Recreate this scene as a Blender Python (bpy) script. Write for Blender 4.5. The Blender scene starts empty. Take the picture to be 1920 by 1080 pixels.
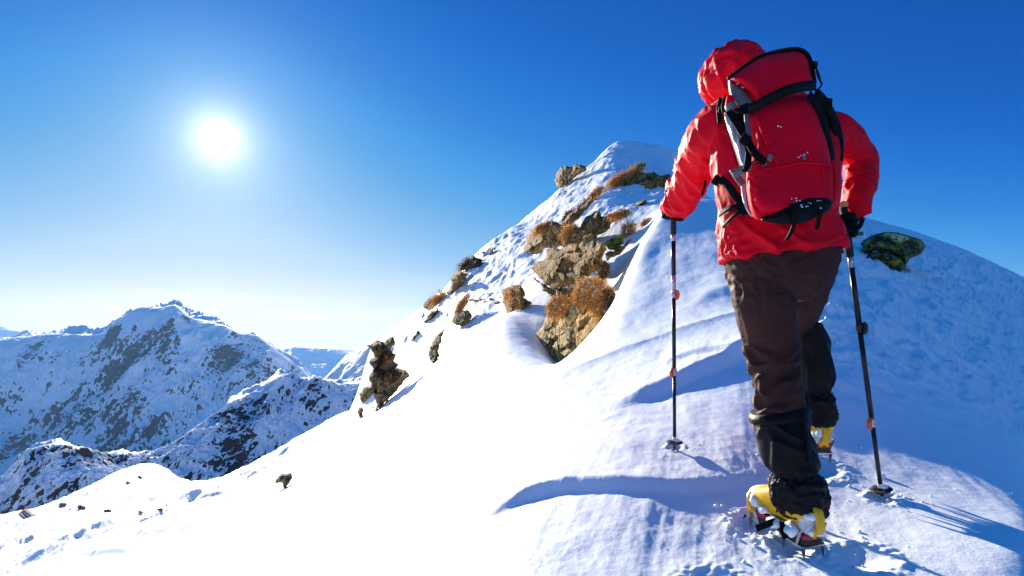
import bpy, bmesh, math, random
import numpy as np
from mathutils import Vector, Matrix

SC = bpy.context.scene
COL = SC.collection
R = math.radians
# ------------------------------------------------------------------ camera, sky, sun, exposure
F = 1144.0            # focal length in pixels of the 1920 wide photograph
HZ = 640.0            # pixel row of the horizon
cam_data = bpy.data.cameras.new('camera')
cam_data.sensor_width = 36.0
cam_data.lens = 36.0 * F / 1920.0
cam_data.shift_y = (HZ - 540.0) / 1920.0
cam_data.clip_start = 0.05
cam_data.clip_end = 40000.0
cam = bpy.data.objects.new('camera', cam_data)
cam.rotation_euler = (R(90), 0, 0)
COL.objects.link(cam)
SC.camera = cam

SUN = Vector((-550.0 / F, 1.0, 380.0 / F)).normalized()
SUN_EL = math.asin(SUN.z)
SUN_AZ = math.atan2(SUN.x, SUN.y)

SC.view_settings.view_transform = 'Standard'
SC.view_settings.look = 'None'
SC.view_settings.gamma = 1.0
SC.view_settings.exposure = 1.15
SC.cycles.max_bounces = 6
SC.cycles.diffuse_bounces = 3
SC.cycles.caustics_reflective = False
SC.cycles.caustics_refractive = False

sun_data = bpy.data.lights.new('sun', 'SUN')
sun_data.energy = 5.0
sun_data.angle = R(0.55)
sun_data.color = (1.0, 0.915, 0.76)
sun = bpy.data.objects.new('sun', sun_data)
sun.rotation_euler = SUN.to_track_quat('Z', 'Y').to_euler()
sun.location = (-20, 40, 30)
COL.objects.link(sun)

world = bpy.data.worlds.new('World')
SC.world = world
world.use_nodes = True
def N(nt, kind, **kw):
    n = nt.nodes.new(kind)
    for k, v in kw.items():
        if k == 'ins':
            for kk, vv in v.items():
                n.inputs[kk].default_value = vv
        else:
            setattr(n, k, v)
    return n
def ramp(nt, stops, interp='LINEAR'):
    n = nt.nodes.new('ShaderNodeValToRGB')
    n.color_ramp.interpolation = interp
    e = n.color_ramp.elements
    e[0].position, e[0].color = stops[0][0], (*stops[0][1], 1)
    e[1].position, e[1].color = stops[1][0], (*stops[1][1], 1)
    for p, c in stops[2:]:
        k = e.new(p); k.color = (*c, 1)
    return n

def build_sky():
    nt = world.node_tree
    nt.nodes.clear()
    L = nt.links.new
    sky = N(nt, 'ShaderNodeTexSky', sky_type='NISHITA', sun_disc=False, sun_elevation=SUN_EL,
            sun_rotation=SUN_AZ % (2 * math.pi), altitude=2600.0, air_density=1.0, dust_density=0.6, ozone_density=2.2)
    # richer blue, as through the clear thin air of the photograph: the sky's own brightness graded to its colours
    lum = N(nt, 'ShaderNodeVectorMath', operation='DOT_PRODUCT', ins={1: (0.2, 0.7, 0.1)}); L(sky.outputs[0], lum.inputs[0])
    nl = N(nt, 'ShaderNodeMath', operation='DIVIDE', ins={1: 16.0}); L(lum.outputs['Value'], nl.inputs[0])
    rp = ramp(nt, [(v / 16.0, c) for v, c in SKY_RAMP]); L(nl.outputs[0], rp.inputs[0])
    ml = N(nt, 'ShaderNodeVectorMath', operation='SCALE', ins={3: 1.0 / (SKY_STRENGTH * 2 ** SC.view_settings.exposure)}); L(rp.outputs[0], ml.inputs[0])
    bg = N(nt, 'ShaderNodeBackground', ins={1: SKY_STRENGTH})
    L(ml.outputs[0], bg.inputs[0])
    # the sun itself and its aureole
    geo = N(nt, 'ShaderNodeTexCoord')
    nrm = N(nt, 'ShaderNodeVectorMath', operation='NORMALIZE'); L(geo.outputs['Generated'], nrm.inputs[0])
    dot = N(nt, 'ShaderNodeVectorMath', operation='DOT_PRODUCT'); L(nrm.outputs[0], dot.inputs[0]); dot.inputs[1].default_value = SUN
    ac = N(nt, 'ShaderNodeMath', operation='ARCCOSINE'); L(dot.outputs['Value'], ac.inputs[0])
    acc = None
    for scale, amp in AUREOLE:
        d = N(nt, 'ShaderNodeMath', operation='DIVIDE', ins={1: -scale}); L(ac.outputs[0], d.inputs[0])
        e = N(nt, 'ShaderNodeMath', operation='EXPONENT'); L(d.outputs[0], e.inputs[0])
        m = N(nt, 'ShaderNodeMath', operation='MULTIPLY', ins={1: amp}); L(e.outputs[0], m.inputs[0])
        if acc is None: acc = m
        else:
            s = N(nt, 'ShaderNodeMath', operation='ADD'); L(acc.outputs[0], s.inputs[0]); L(m.outputs[0], s.inputs[1]); acc = s
    disc = N(nt, 'ShaderNodeMapRange', interpolation_type='SMOOTHSTEP', ins={1: 0.026, 2: 0.010, 3: 0.0, 4: 3.0}); L(ac.outputs[0], disc.inputs[0])
    s = N(nt, 'ShaderNodeMath', operation='ADD'); L(acc.outputs[0], s.inputs[0]); L(disc.outputs[0], s.inputs[1])
    # pale band of thin haze cloud low on the horizon
    sx = N(nt, 'ShaderNodeSeparateXYZ'); L(nrm.outputs[0], sx.inputs[0])
    glow = N(nt, 'ShaderNodeBackground', ins={0: (1.0, 0.95, 0.88, 1)}); L(s.outputs[0], glow.inputs[1])
    band = N(nt, 'ShaderNodeMapRange', interpolation_type='SMOOTHSTEP', ins={1: 0.125, 2: 0.0, 3: 0.0, 4: 1.0}); L(sx.outputs['Z'], band.inputs[0])
    near = N(nt, 'ShaderNodeMapRange', interpolation_type='SMOOTHSTEP', ins={1: 0.75, 2: 0.2, 3: 0.0, 4: 1.0}); L(ac.outputs[0], near.inputs[0])
    mp = N(nt, 'ShaderNodeMapping'); mp.inputs['Scale'].default_value = (2.2, 2.2, 34.0); mp.inputs['Rotation'].default_value = (0, R(-7), 0); L(nrm.outputs[0], mp.inputs[0])
    nz = N(nt, 'ShaderNodeTexNoise', ins={'Scale': 1.6, 'Detail': 5.0, 'Roughness': 0.55}); L(mp.outputs[0], nz.inputs['Vector'])
    nr = N(nt, 'ShaderNodeMapRange', ins={1: 0.3, 2: 0.72, 3: 0.45, 4: 1.0}); L(nz.outputs[0], nr.inputs[0])
    q = N(nt, 'ShaderNodeMath', operation='MULTIPLY'); L(band.outputs[0], q.inputs[0]); L(near.outputs[0], q.inputs[1])
    q2 = N(nt, 'ShaderNodeMath', operation='MULTIPLY'); L(q.outputs[0], q2.inputs[0]); L(nr.outputs[0], q2.inputs[1])
    q3 = N(nt, 'ShaderNodeMath', operation='MULTIPLY', ins={1: CLOUD}); L(q2.outputs[0], q3.inputs[0])
    cl = N(nt, 'ShaderNodeBackground', ins={0: (1.0, 0.93, 0.84, 1)}); L(q3.outputs[0], cl.inputs[1])
    a1 = N(nt, 'ShaderNodeAddShader'); L(bg.outputs[0], a1.inputs[0]); L(glow.outputs[0], a1.inputs[1])
    a2 = N(nt, 'ShaderNodeAddShader'); L(a1.outputs[0], a2.inputs[0]); L(cl.outputs[0], a2.inputs[1])
    out = N(nt, 'ShaderNodeOutputWorld'); L(a2.outputs[0], out.inputs[0])
SKY_STRENGTH = 0.10
SKY_RAMP = ((0.0, (0.002, 0.15, 0.50)), (1.2, (0.002, 0.14, 0.50)), (1.66, (0.001, 0.085, 0.44)), (2.2, (0.003, 0.122, 0.55)), (2.65, (0.009, 0.170, 0.65)), (3.15, (0.026, 0.223, 0.70)), (3.7, (0.05, 0.31, 0.77)),
            (4.4, (0.10, 0.38, 0.77)), (6.45, (0.34, 0.585, 0.86)), (7.6, (0.50, 0.70, 0.88)), (11.0, (0.80, 0.85, 0.87)), (14.0, (0.92, 0.91, 0.87)))
AUREOLE = ((0.022, 0.8), (0.08, 0.15))
CLOUD = 0.17
build_sky()

# ------------------------------------------------------------------ helpers
def W(px, py, y):
    """a pixel of the photograph at distance y (metres along the view) as a point of the place"""
    return Vector(((px - 960.0) / F * y, y, (HZ - py) / F * y))

def mesh_obj(name, verts, faces, mat, parent=None, smooth=True, mats=None, midx=None):
    me = bpy.data.meshes.new(name)
    me.from_pydata([tuple(v) for v in verts], [], [tuple(f) for f in faces])
    for m in (mats or [mat]):
        me.materials.append(m)
    if midx is not None:
        me.polygons.foreach_set('material_index', np.asarray(midx, dtype=np.int32))
    me.polygons.foreach_set('use_smooth', np.full(len(me.polygons), smooth))
    me.update()
    o = bpy.data.objects.new(name, me)
    COL.objects.link(o)
    o.parent = parent
    return o

def grid_obj(name, X, Y, Z, mat, parent=None):
    nr, nc = X.shape
    me = bpy.data.meshes.new(name)
    co = np.stack([X, Y, Z], axis=-1).reshape(-1, 3).astype(np.float32)
    idx = np.arange(nr * nc).reshape(nr, nc)
    q = np.stack([idx[:-1, :-1], idx[:-1, 1:], idx[1:, 1:], idx[1:, :-1]], axis=-1).reshape(-1, 4)
    nf = len(q)
    me.vertices.add(nr * nc); me.vertices.foreach_set('co', co.ravel())
    me.loops.add(nf * 4); me.loops.foreach_set('vertex_index', q.ravel().astype(np.int32))
    me.polygons.add(nf)
    me.polygons.foreach_set('loop_start', (np.arange(nf) * 4).astype(np.int32))
    me.polygons.foreach_set('loop_total', np.full(nf, 4, dtype=np.int32))
    me.polygons.foreach_set('use_smooth', np.ones(nf, dtype=bool))
    me.update(calc_edges=True)
    me.materials.append(mat)
    o = bpy.data.objects.new(name, me)
    COL.objects.link(o); o.parent = parent
    return o

def _hash(ix, iy, iz, seed):
    h = (ix * 374761393 + iy * 668265263 + iz * 2147483647 + seed * 1274126177) & 0xffffffff
    h = ((h ^ (h >> 13)) * 1274126177) & 0xffffffff
    h = ((h ^ (h >> 16)) * 2246822519) & 0xffffffff
    return (h ^ (h >> 15)) & 0xffff

def vnoise2(x, y, seed=0):
    """gradient noise in the plane, about -1..1"""
    x = np.asarray(x, dtype=np.float64); y = np.asarray(y, dtype=np.float64)
    ix = np.floor(x).astype(np.int64); iy = np.floor(y).astype(np.int64)
    fx = x - ix; fy = y - iy
    ux = fx * fx * fx * (fx * (fx * 6 - 15) + 10); uy = fy * fy * fy * (fy * (fy * 6 - 15) + 10)
    def g(dx, dy):
        a = _hash(ix + dx, iy + dy, 0, seed) * (2 * math.pi / 65536.0)
        return np.cos(a) * (fx - dx) + np.sin(a) * (fy - dy)
    n0 = g(0, 0) * (1 - ux) + g(1, 0) * ux
    n1 = g(0, 1) * (1 - ux) + g(1, 1) * ux
    return (n0 * (1 - uy) + n1 * uy) * 1.5

def fbm2(x, y, octaves=4, seed=0, gain=0.5, lac=2.03, ridged=False):
    s = 0.0; a = 1.0; t = 0.0
    for o in range(octaves):
        n = vnoise2(x, y, seed + o * 17)
        if ridged: n = 1.0 - 2.0 * np.abs(n)
        s = s + a * n; t += a
        a *= gain; x = x * lac + 11.3; y = y * lac - 7.7
    return s / t

def vnoise3(p, seed=0):
    x, y, z = p[:, 0], p[:, 1], p[:, 2]
    ix = np.floor(x).astype(np.int64); iy = np.floor(y).astype(np.int64); iz = np.floor(z).astype(np.int64)
    f = [x - ix, y - iy, z - iz]
    u = [t * t * t * (t * (t * 6 - 15) + 10) for t in f]
    def g(dx, dy, dz):
        h = _hash(ix + dx, iy + dy, iz + dz, seed)
        a = (h & 255) * (2 * math.pi / 256.0); b = ((h >> 8) & 255) / 127.5 - 1.0
        r = np.sqrt(np.maximum(0, 1 - b * b))
        return np.cos(a) * r * (f[0] - dx) + np.sin(a) * r * (f[1] - dy) + b * (f[2] - dz)
    def lx(dy, dz): return g(0, dy, dz) * (1 - u[0]) + g(1, dy, dz) * u[0]
    def ly(dz): return lx(0, dz) * (1 - u[1]) + lx(1, dz) * u[1]
    return (ly(0) * (1 - u[2]) + ly(1) * u[2]) * 1.6

def fbm3(p, octaves=4, seed=0, gain=0.5, ridged=False):
    s = 0.0; a = 1.0; t = 0.0
    for o in range(octaves):
        n = vnoise3(p, seed + o * 31)
        if ridged: n = 1.0 - 2.0 * np.abs(n)
        s = s + a * n; t += a
        a *= gain; p = p * 2.03 + 5.1
    return s / t

def pchip(x, Y, xi):
    """monotone cubic through (x, Y[..., k]) along the last axis"""
    x = np.asarray(x, float); Y = np.asarray(Y, float); xi = np.clip(xi, x[0], x[-1])
    h = np.diff(x); d = np.diff(Y, axis=-1) / h
    m = np.zeros_like(Y)
    if len(x) > 2:
        w1 = 2 * h[1:] + h[:-1]; w2 = h[1:] + 2 * h[:-1]
        a, b = d[..., :-1], d[..., 1:]
        with np.errstate(divide='ignore', invalid='ignore'):
            hm = (w1 + w2) / (w1 / a + w2 / b)
        m[..., 1:-1] = np.where(a * b > 0, hm, 0.0)
    m[..., 0] = d[..., 0]; m[..., -1] = d[..., -1]
    k = np.clip(np.searchsorted(x, xi) - 1, 0, len(x) - 2)
    t = (xi - x[k]) / h[k]
    t2, t3 = t * t, t * t * t
    return ((2 * t3 - 3 * t2 + 1) * Y[..., k] + (t3 - 2 * t2 + t) * h[k] * m[..., k]
            + (-2 * t3 + 3 * t2) * Y[..., k + 1] + (t3 - t2) * h[k] * m[..., k + 1])

def smooth_axis(A, sigma, axis):
    r = int(3 * sigma) + 1
    k = np.exp(-0.5 * (np.arange(-r, r + 1) / sigma) ** 2); k /= k.sum()
    P = np.pad(A, [(r, r) if i == axis else (0, 0) for i in range(A.ndim)], mode='edge')
    out = np.zeros_like(A)
    for i, w in enumerate(k):
        out += w * (P[i:i + A.shape[0], :] if axis == 0 else P[:, i:i + A.shape[1]])
    return out

def sstep(a, b, x):
    t = np.clip((x - a) / (b - a), 0, 1)
    return t * t * (3 - 2 * t)

# ------------------------------------------------------------------ materials
def new_mat(name):
    m = bpy.data.materials.new(name); m.use_nodes = True
    nt = m.node_tree
    return m, nt, nt.nodes['Principled BSDF'], nt.links.new

def snow_mat(name, scale=1.0, strength=0.35, fine=True):
    m, nt, b, L = new_mat(name)
    b.inputs['Base Color'].default_value = (0.89, 0.915, 0.94, 1)
    b.inputs['Roughness'].default_value = 0.55
    b.inputs['Specular IOR Level'].default_value = 0.25
    tc = N(nt, 'ShaderNodeTexCoord')
    n1 = N(nt, 'ShaderNodeTexNoise', ins={'Scale': 9.0 * scale, 'Detail': 6.0, 'Roughness': 0.6}); L(tc.outputs['Object'], n1.inputs['Vector'])
    n2 = N(nt, 'ShaderNodeTexNoise', ins={'Scale': 130.0 * scale, 'Detail': 3.0, 'Roughness': 0.7}); L(tc.outputs['Object'], n2.inputs['Vector'])
    b1 = N(nt, 'ShaderNodeBump', ins={'Strength': strength * 0.8, 'Distance': 0.02 / scale}); L(n1.outputs[0], b1.inputs['Height'])
    b2 = N(nt, 'ShaderNodeBump', ins={'Strength': strength, 'Distance': 0.0025 / scale}); L(n2.outputs[0], b2.inputs['Height']); L(b1.outputs[0], b2.inputs['Normal'])
    L(b2.outputs[0], b.inputs['Normal'])
    return m

def alpine_mat(name, size, lo=0.62, hi=0.74, rock=((0.030, 0.028, 0.028), (0.10, 0.085, 0.075)), streak=(1, 1, 0.35)):
    """snow on rock: rock shows where the ground is steep, broken up by noise of the given feature size (metres)"""
    m, nt, b, L = new_mat(name)
    b.inputs['Roughness'].default_value = 0.75
    b.inputs['Specular IOR Level'].default_value = 0.15
    tc = N(nt, 'ShaderNodeTexCoord'); geo = N(nt, 'ShaderNodeNewGeometry')
    mp = N(nt, 'ShaderNodeMapping'); mp.inputs['Scale'].default_value = (streak[0] / size, streak[1] / size, streak[2] / size); L(tc.outputs['Object'], mp.inputs[0])
    sx = N(nt, 'ShaderNodeSeparateXYZ'); L(geo.outputs['Normal'], sx.inputs[0])
    nz = N(nt, 'ShaderNodeTexNoise', ins={'Scale': 1.0, 'Detail': 8.0, 'Roughness': 0.68, 'Distortion': 0.4}); L(mp.outputs[0], nz.inputs['Vector'])
    nb = N(nt, 'ShaderNodeTexNoise', ins={'Scale': 0.22, 'Detail': 3.0}); L(mp.outputs[0], nb.inputs['Vector'])
    a = N(nt, 'ShaderNodeMapRange', ins={1: 0.25, 2: 0.75, 3: -0.27, 4: 0.27}); L(nz.outputs[0], a.inputs[0])
    a2 = N(nt, 'ShaderNodeMapRange', ins={1: 0.3, 2: 0.7, 3: -0.30, 4: 0.30}); L(nb.outputs[0], a2.inputs[0])
    s1 = N(nt, 'ShaderNodeMath', operation='ADD'); L(sx.outputs['Z'], s1.inputs[0]); L(a.outputs[0], s1.inputs[1])
    s2 = N(nt, 'ShaderNodeMath', operation='ADD'); L(s1.outputs[0], s2.inputs[0]); L(a2.outputs[0], s2.inputs[1])
    f = N(nt, 'ShaderNodeMapRange', interpolation_type='SMOOTHSTEP', ins={1: lo, 2: hi, 3: 0.0, 4: 1.0}); L(s2.outputs[0], f.inputs[0])
    rn = N(nt, 'ShaderNodeTexNoise', ins={'Scale': 2.2, 'Detail': 6.0, 'Roughness': 0.7}); L(mp.outputs[0], rn.inputs['Vector'])
    rc = ramp(nt, ((0.3, rock[0]), (0.7, rock[1]))); L(rn.outputs[0], rc.inputs[0])
    mix = N(nt, 'ShaderNodeMix', data_type='RGBA'); L(f.outputs[0], mix.inputs[0]); L(rc.outputs[0], mix.inputs[6]); mix.inputs[7].default_value = (0.86, 0.875, 0.90, 1)
    L(mix.outputs[2], b.inputs['Base Color'])
    bp = N(nt, 'ShaderNodeBump', ins={'Strength': 0.6, 'Distance': size * 0.06}); L(rn.outputs[0], bp.inputs['Height']); L(bp.outputs[0], b.inputs['Normal'])
    return m
M = {}
M['snow'] = snow_mat('wind_packed_snow')
M['mid'] = alpine_mat('snowy_ridge', 6.0, 0.505, 0.565)
M['far'] = alpine_mat('snowy_mountain', 48.0, 0.440, 0.500, rock=((0.03, 0.03, 0.034), (0.085, 0.08, 0.078)))
M['range'] = alpine_mat('snowy_range', 240.0, 0.50, 0.62, rock=((0.04, 0.04, 0.045), (0.10, 0.10, 0.10)))

def tag(o, label=None, cat=None, group=None, kind=None):
    if label: o['label'] = label
    if cat: o['category'] = cat
    if group: o['group'] = group
    if kind: o['kind'] = kind
    return o
# ------------------------------------------------------------------ the near snow slope: one height field up to the summit
_z2 = lambda x: np.interp(x, [-6, -3.08, -1.65, -1.15, -0.8, -0.455, 0.0, 0.42, 0.68, 0.93, 1.1, 1.3, 1.5, 1.7, 2.9, 6],
                             [-4.2, -2.3, -1.62, -1.32, -1.14, -0.97, -0.815, -0.755, -0.733, -0.710, -0.683, -0.650, -0.625, -0.620, -0.95, -2.2])
COLS = {
 -900: [(3,1640),(5,1400),(8,1330),(12,1280),(20,1220),(35,1150),(60,1080),(75,1060),(120,1090),(200,1300)],
 0:    [(3,1380),(5,1240),(8,1170),(12,1130),(20,1085),(35,1040),(60,985),(75,966),(100,1000),(200,1200)],
 100:  [(3,1330),(5,1195),(8,1130),(12,1095),(20,1050),(35,1010),(60,965),(80,944),(110,975),(200,1150)],
 200:  [(3,1285),(5,1150),(8,1090),(12,1055),(20,1015),(35,980),(60,938),(85,905),(105,893),(130,915),(200,1100)],
 290:  [(3,1240),(5,1110),(8,1052),(12,1018),(20,985),(35,955),(60,915),(85,884),(105,870),(130,890),(200,1060)],
 370:  [(3,1185),(5,1060),(8,1010),(12,980),(20,958),(35,940),(60,922),(85,908),(110,925),(200,1050)],
 500:  [(3,1110),(5,980),(8,945),(12,920),(20,900),(35,880),(60,864),(80,857),(100,880),(200,1020)],
 600:  [(3,1064),(5,930),(8,893),(12,862),(18,840),(25,826),(40,812),(60,803),(80,825),(200,980)],
 660:  [(3,1038),(5,900),(8,860),(12,820),(16,797),(20,785),(30,780),(45,770),(60,790),(200,950)],
 700:  [(3,1020),(5,880),(8,835),(12,795),(16,770),(18,779),(20,765),(22,700),(24.5,643),(26,634),(30,690),(60,800),(200,950)],
 750:  [(3,998),(5,855),(8,800),(12,752),(15,733),(17,742),(20,690),(23,625),(25,607),(30,660),(60,800),(200,950)],
 830:  [(3,963),(5,817),(8,745),(11,686),(13,667),(15,673),(18,630),(22,560),(24,541),(28,590),(60,780),(200,950)],
 900:  [(3,935),(5,780),(8,690),(10,646),(12,617),(14,623),(18,562),(22,500),(25,471),(30,520),(60,780),(200,950)],
 960:  [(3,912),(5,752),(7,690),(9,640),(11,600),(12.5,588),(14,586),(18,520),(22,460),(26,424),(31,470),(60,780),(200,950)],
 1000: [(3,895),(5,736),(7,682),(9,645),(12,600),(15,545),(20,465),(25,412),(28,394),(33,430),(60,780),(200,950)],
 1018: [(3,889),(4.5,755),(5.5,712),(7,690),(9,655),(12,596),(15,535),(20,452),(25,400),(28,378),(33,415),(60,780),(200,950)],
 1035: [(3,884),(4.2,765),(5.2,702),(6.5,699),(9,690),(12,598),(15,520),(20,440),(25,385),(28,361),(33,400),(60,780),(200,950)],
 1090: [(3,863),(4.5,720),(6,643),(7.5,655),(9.5,665),(12,588),(15,485),(20,400),(26,340),(29,322),(34,360),(60,760),(200,950)],
 1150: [(3,842),(5,665),(7,563),(8.5,578),(11,595),(13,500),(16,420),(22,340),(28,290),(32,270),(38,300),(60,740),(200,950)],
 1171: [(3,835),(5,656),(7.6,515),(9,525),(11,532),(13,482),(16,412),(22,340),(28,288),(33,260),(37,290),(60,740),(200,950)],
 1188: [(3,829),(5,650),(7,535),(8.4,470),(10.5,488),(13,462),(16,403),(22,338),(28,292),(33.5,264),(38,295),(60,740),(200,950)],
 1200: [(3,838),(5,652),(7,525),(9,448),(10.5,462),(13,455),(16,400),(22,340),(28,296),(34,271),(40,300),(60,740),(200,950)],
 1232: [(3,830),(5,640),(8,479),(10.3,398),(12.2,410),(16,385),(20,350),(27,305),(33,270),(38,300),(60,740),(200,950)],
 1250: [(3,826),(5,634),(8,470),(11,378),(13,392),(16,378),(20,350),(27,305),(34,279),(40,310),(60,740),(200,950)],
 1274: [(3,821),(5,626),(8,463),(11,377),(13.5,382),(16,382),(20,355),(27,315),(34,290),(40,320),(60,740),(200,950)],
 1300: [(3,818),(5,619),(8,458),(11,377),(13,372),(16,386),(20,360),(27,345),(34,325),(40,350),(60,740),(200,950)],
 1350: [(3,809),(5,605),(8,446),(11,381),(14,373),(18,388),(26,395),(40,430),(60,740),(200,950)],
 1420: [(3,803),(5,592),(8,446),(12,386),(15,375),(20,400),(40,480),(60,740),(200,950)],
 1500: [(3,804),(5,588),(8,455),(12,395),(15,380),(20,405),(40,500),(60,740),(200,950)],
 1600: [(3,811),(5,601),(8,480),(12,420),(14.5,405),(20,430),(40,540),(60,740),(200,950)],
 1700: [(3,818),(5,636),(8,515),(12,440),(13.5,428),(17,450),(40,600),(60,740),(200,950)],
 1800: [(3,835),(5,680),(8,553),(11,477),(12.5,464),(16,490),(40,640),(60,760),(200,950)],
 1920: [(3,878),(5,742),(8,606),(10,540),(11.5,522),(15,560),(40,700),(60,800),(200,950)],
 2700: [(3,1100),(5,990),(8,900),(11,870),(15,890),(40,950),(60,980),(200,1100)],
}
def make_near():
    px = np.concatenate([np.linspace(-900, -60, 70)[:-1], np.linspace(-60, 1980, 1150), np.linspace(1980, 2700, 60)[1:]])
    yy = np.concatenate([np.exp(np.linspace(math.log(0.35), math.log(1.4), 60))[:-1],
                         np.exp(np.linspace(math.log(1.4), math.log(5.0), 400))[:-1],
                         np.exp(np.linspace(math.log(5.0), math.log(40.0), 300))[:-1],
                         np.exp(np.linspace(math.log(40.0), math.log(200.0), 130))])
    th = (px - 960) / F
    keys = sorted(COLS)
    # coarse table in (column, log distance); rows nearer than 3 m come from the profile across the ridge at 2 m
    E = np.zeros((len(keys), len(yy)))
    for i, k in enumerate(keys):
        t = (k - 960) / F
        near = []
        for y in (0.3, 0.6, 1.0, 1.5, 2.0):
            x = t * y
            z = float(_z2(x)) - 0.15 * (2 - y)
            near.append((y, -z / y))
        pts = near + [(y, (py - HZ) / F) for y, py in COLS[k]]
        ly = np.log([p[0] for p in pts]); ev = np.array([p[1] for p in pts])
        E[i] = pchip(ly, ev, np.log(yy))
    Eg = pchip(np.array([(k - 960) / F for k in keys]), E.T, th)      # rows x columns
    S = smooth_axis(smooth_axis(Eg, 8, 1), 5, 0)
    w = (sstep(10.0, 4.0, yy) * sstep(1.2, 1.6, yy))[:, None]
    S2 = smooth_axis(smooth_axis(S, 26, 1), 9, 0)
    Eg = S * (1 - w) + S2 * w
    Y = np.repeat(yy[:, None], len(px), 1)
    X = Y * th[None, :]
    Z = -Eg * Y
    return px, yy, X, Y, Z
PX, YY, TX, TY, TZ = make_near()

def ground_at(px, py, ymin=1.2, ymax=150):
    """first point of the snow slope seen through a pixel"""
    c = int(np.argmin(np.abs(PX - px)))
    e = (HZ - py) / F
    col = TZ[:, c] / TY[:, c]
    ok = (col >= e) & (YY >= ymin) & (YY <= ymax)
    k = int(np.argmax(ok)) if ok.any() else int(np.argmax(np.where((YY >= ymin) & (YY <= ymax), col, -9)))
    return float(YY[k])
def ground_z(x, y):
    r = int(np.clip(np.searchsorted(YY, y), 1, len(YY) - 1))
    def row(q): return np.interp(x, TX[q], TZ[q])
    f = (y - YY[r - 1]) / (YY[r] - YY[r - 1])
    return float(row(r - 1) * (1 - f) + row(r) * f)

def drift_lip(line, h, w, Lb, fade=60):
    """a drift edge: a small scarp that faces the camera side, with a long gentle back; line = pixel trace of its brow"""
    global TZ
    p = np.array([q[0] for q in line], float); r = np.array([q[1] for q in line], float)
    inside = (PX > p[0] - 5) & (PX < p[-1] + 5)
    ylip = np.zeros(len(PX))
    for c in np.nonzero(inside)[0]:
        ylip[c] = ground_at(PX[c], float(pchip(p, r, np.array([PX[c]]))[0]))
    cs = np.nonzero(inside)[0]
    k = np.exp(-0.5 * (np.arange(-12, 13) / 5.0) ** 2); k /= k.sum()
    yl = ylip[cs]; yl = np.convolve(np.pad(yl, 12, mode='edge'), k, mode='valid')
    hx = np.interp(PX[cs], [p[0], p[-1]], h) * sstep(p[0], p[0] + fade, PX[cs]) * sstep(p[-1], p[-1] - fade, PX[cs])
    hx = hx * (1 + 0.10 * vnoise2(PX[cs] / 90.0, PX[cs] * 0, 5))
    T = YY[:, None] - yl[None, :]
    TZ[:, cs] += hx[None, :] * sstep(-w, 0, T) * np.exp(-np.maximum(T, 0) / Lb)

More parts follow.
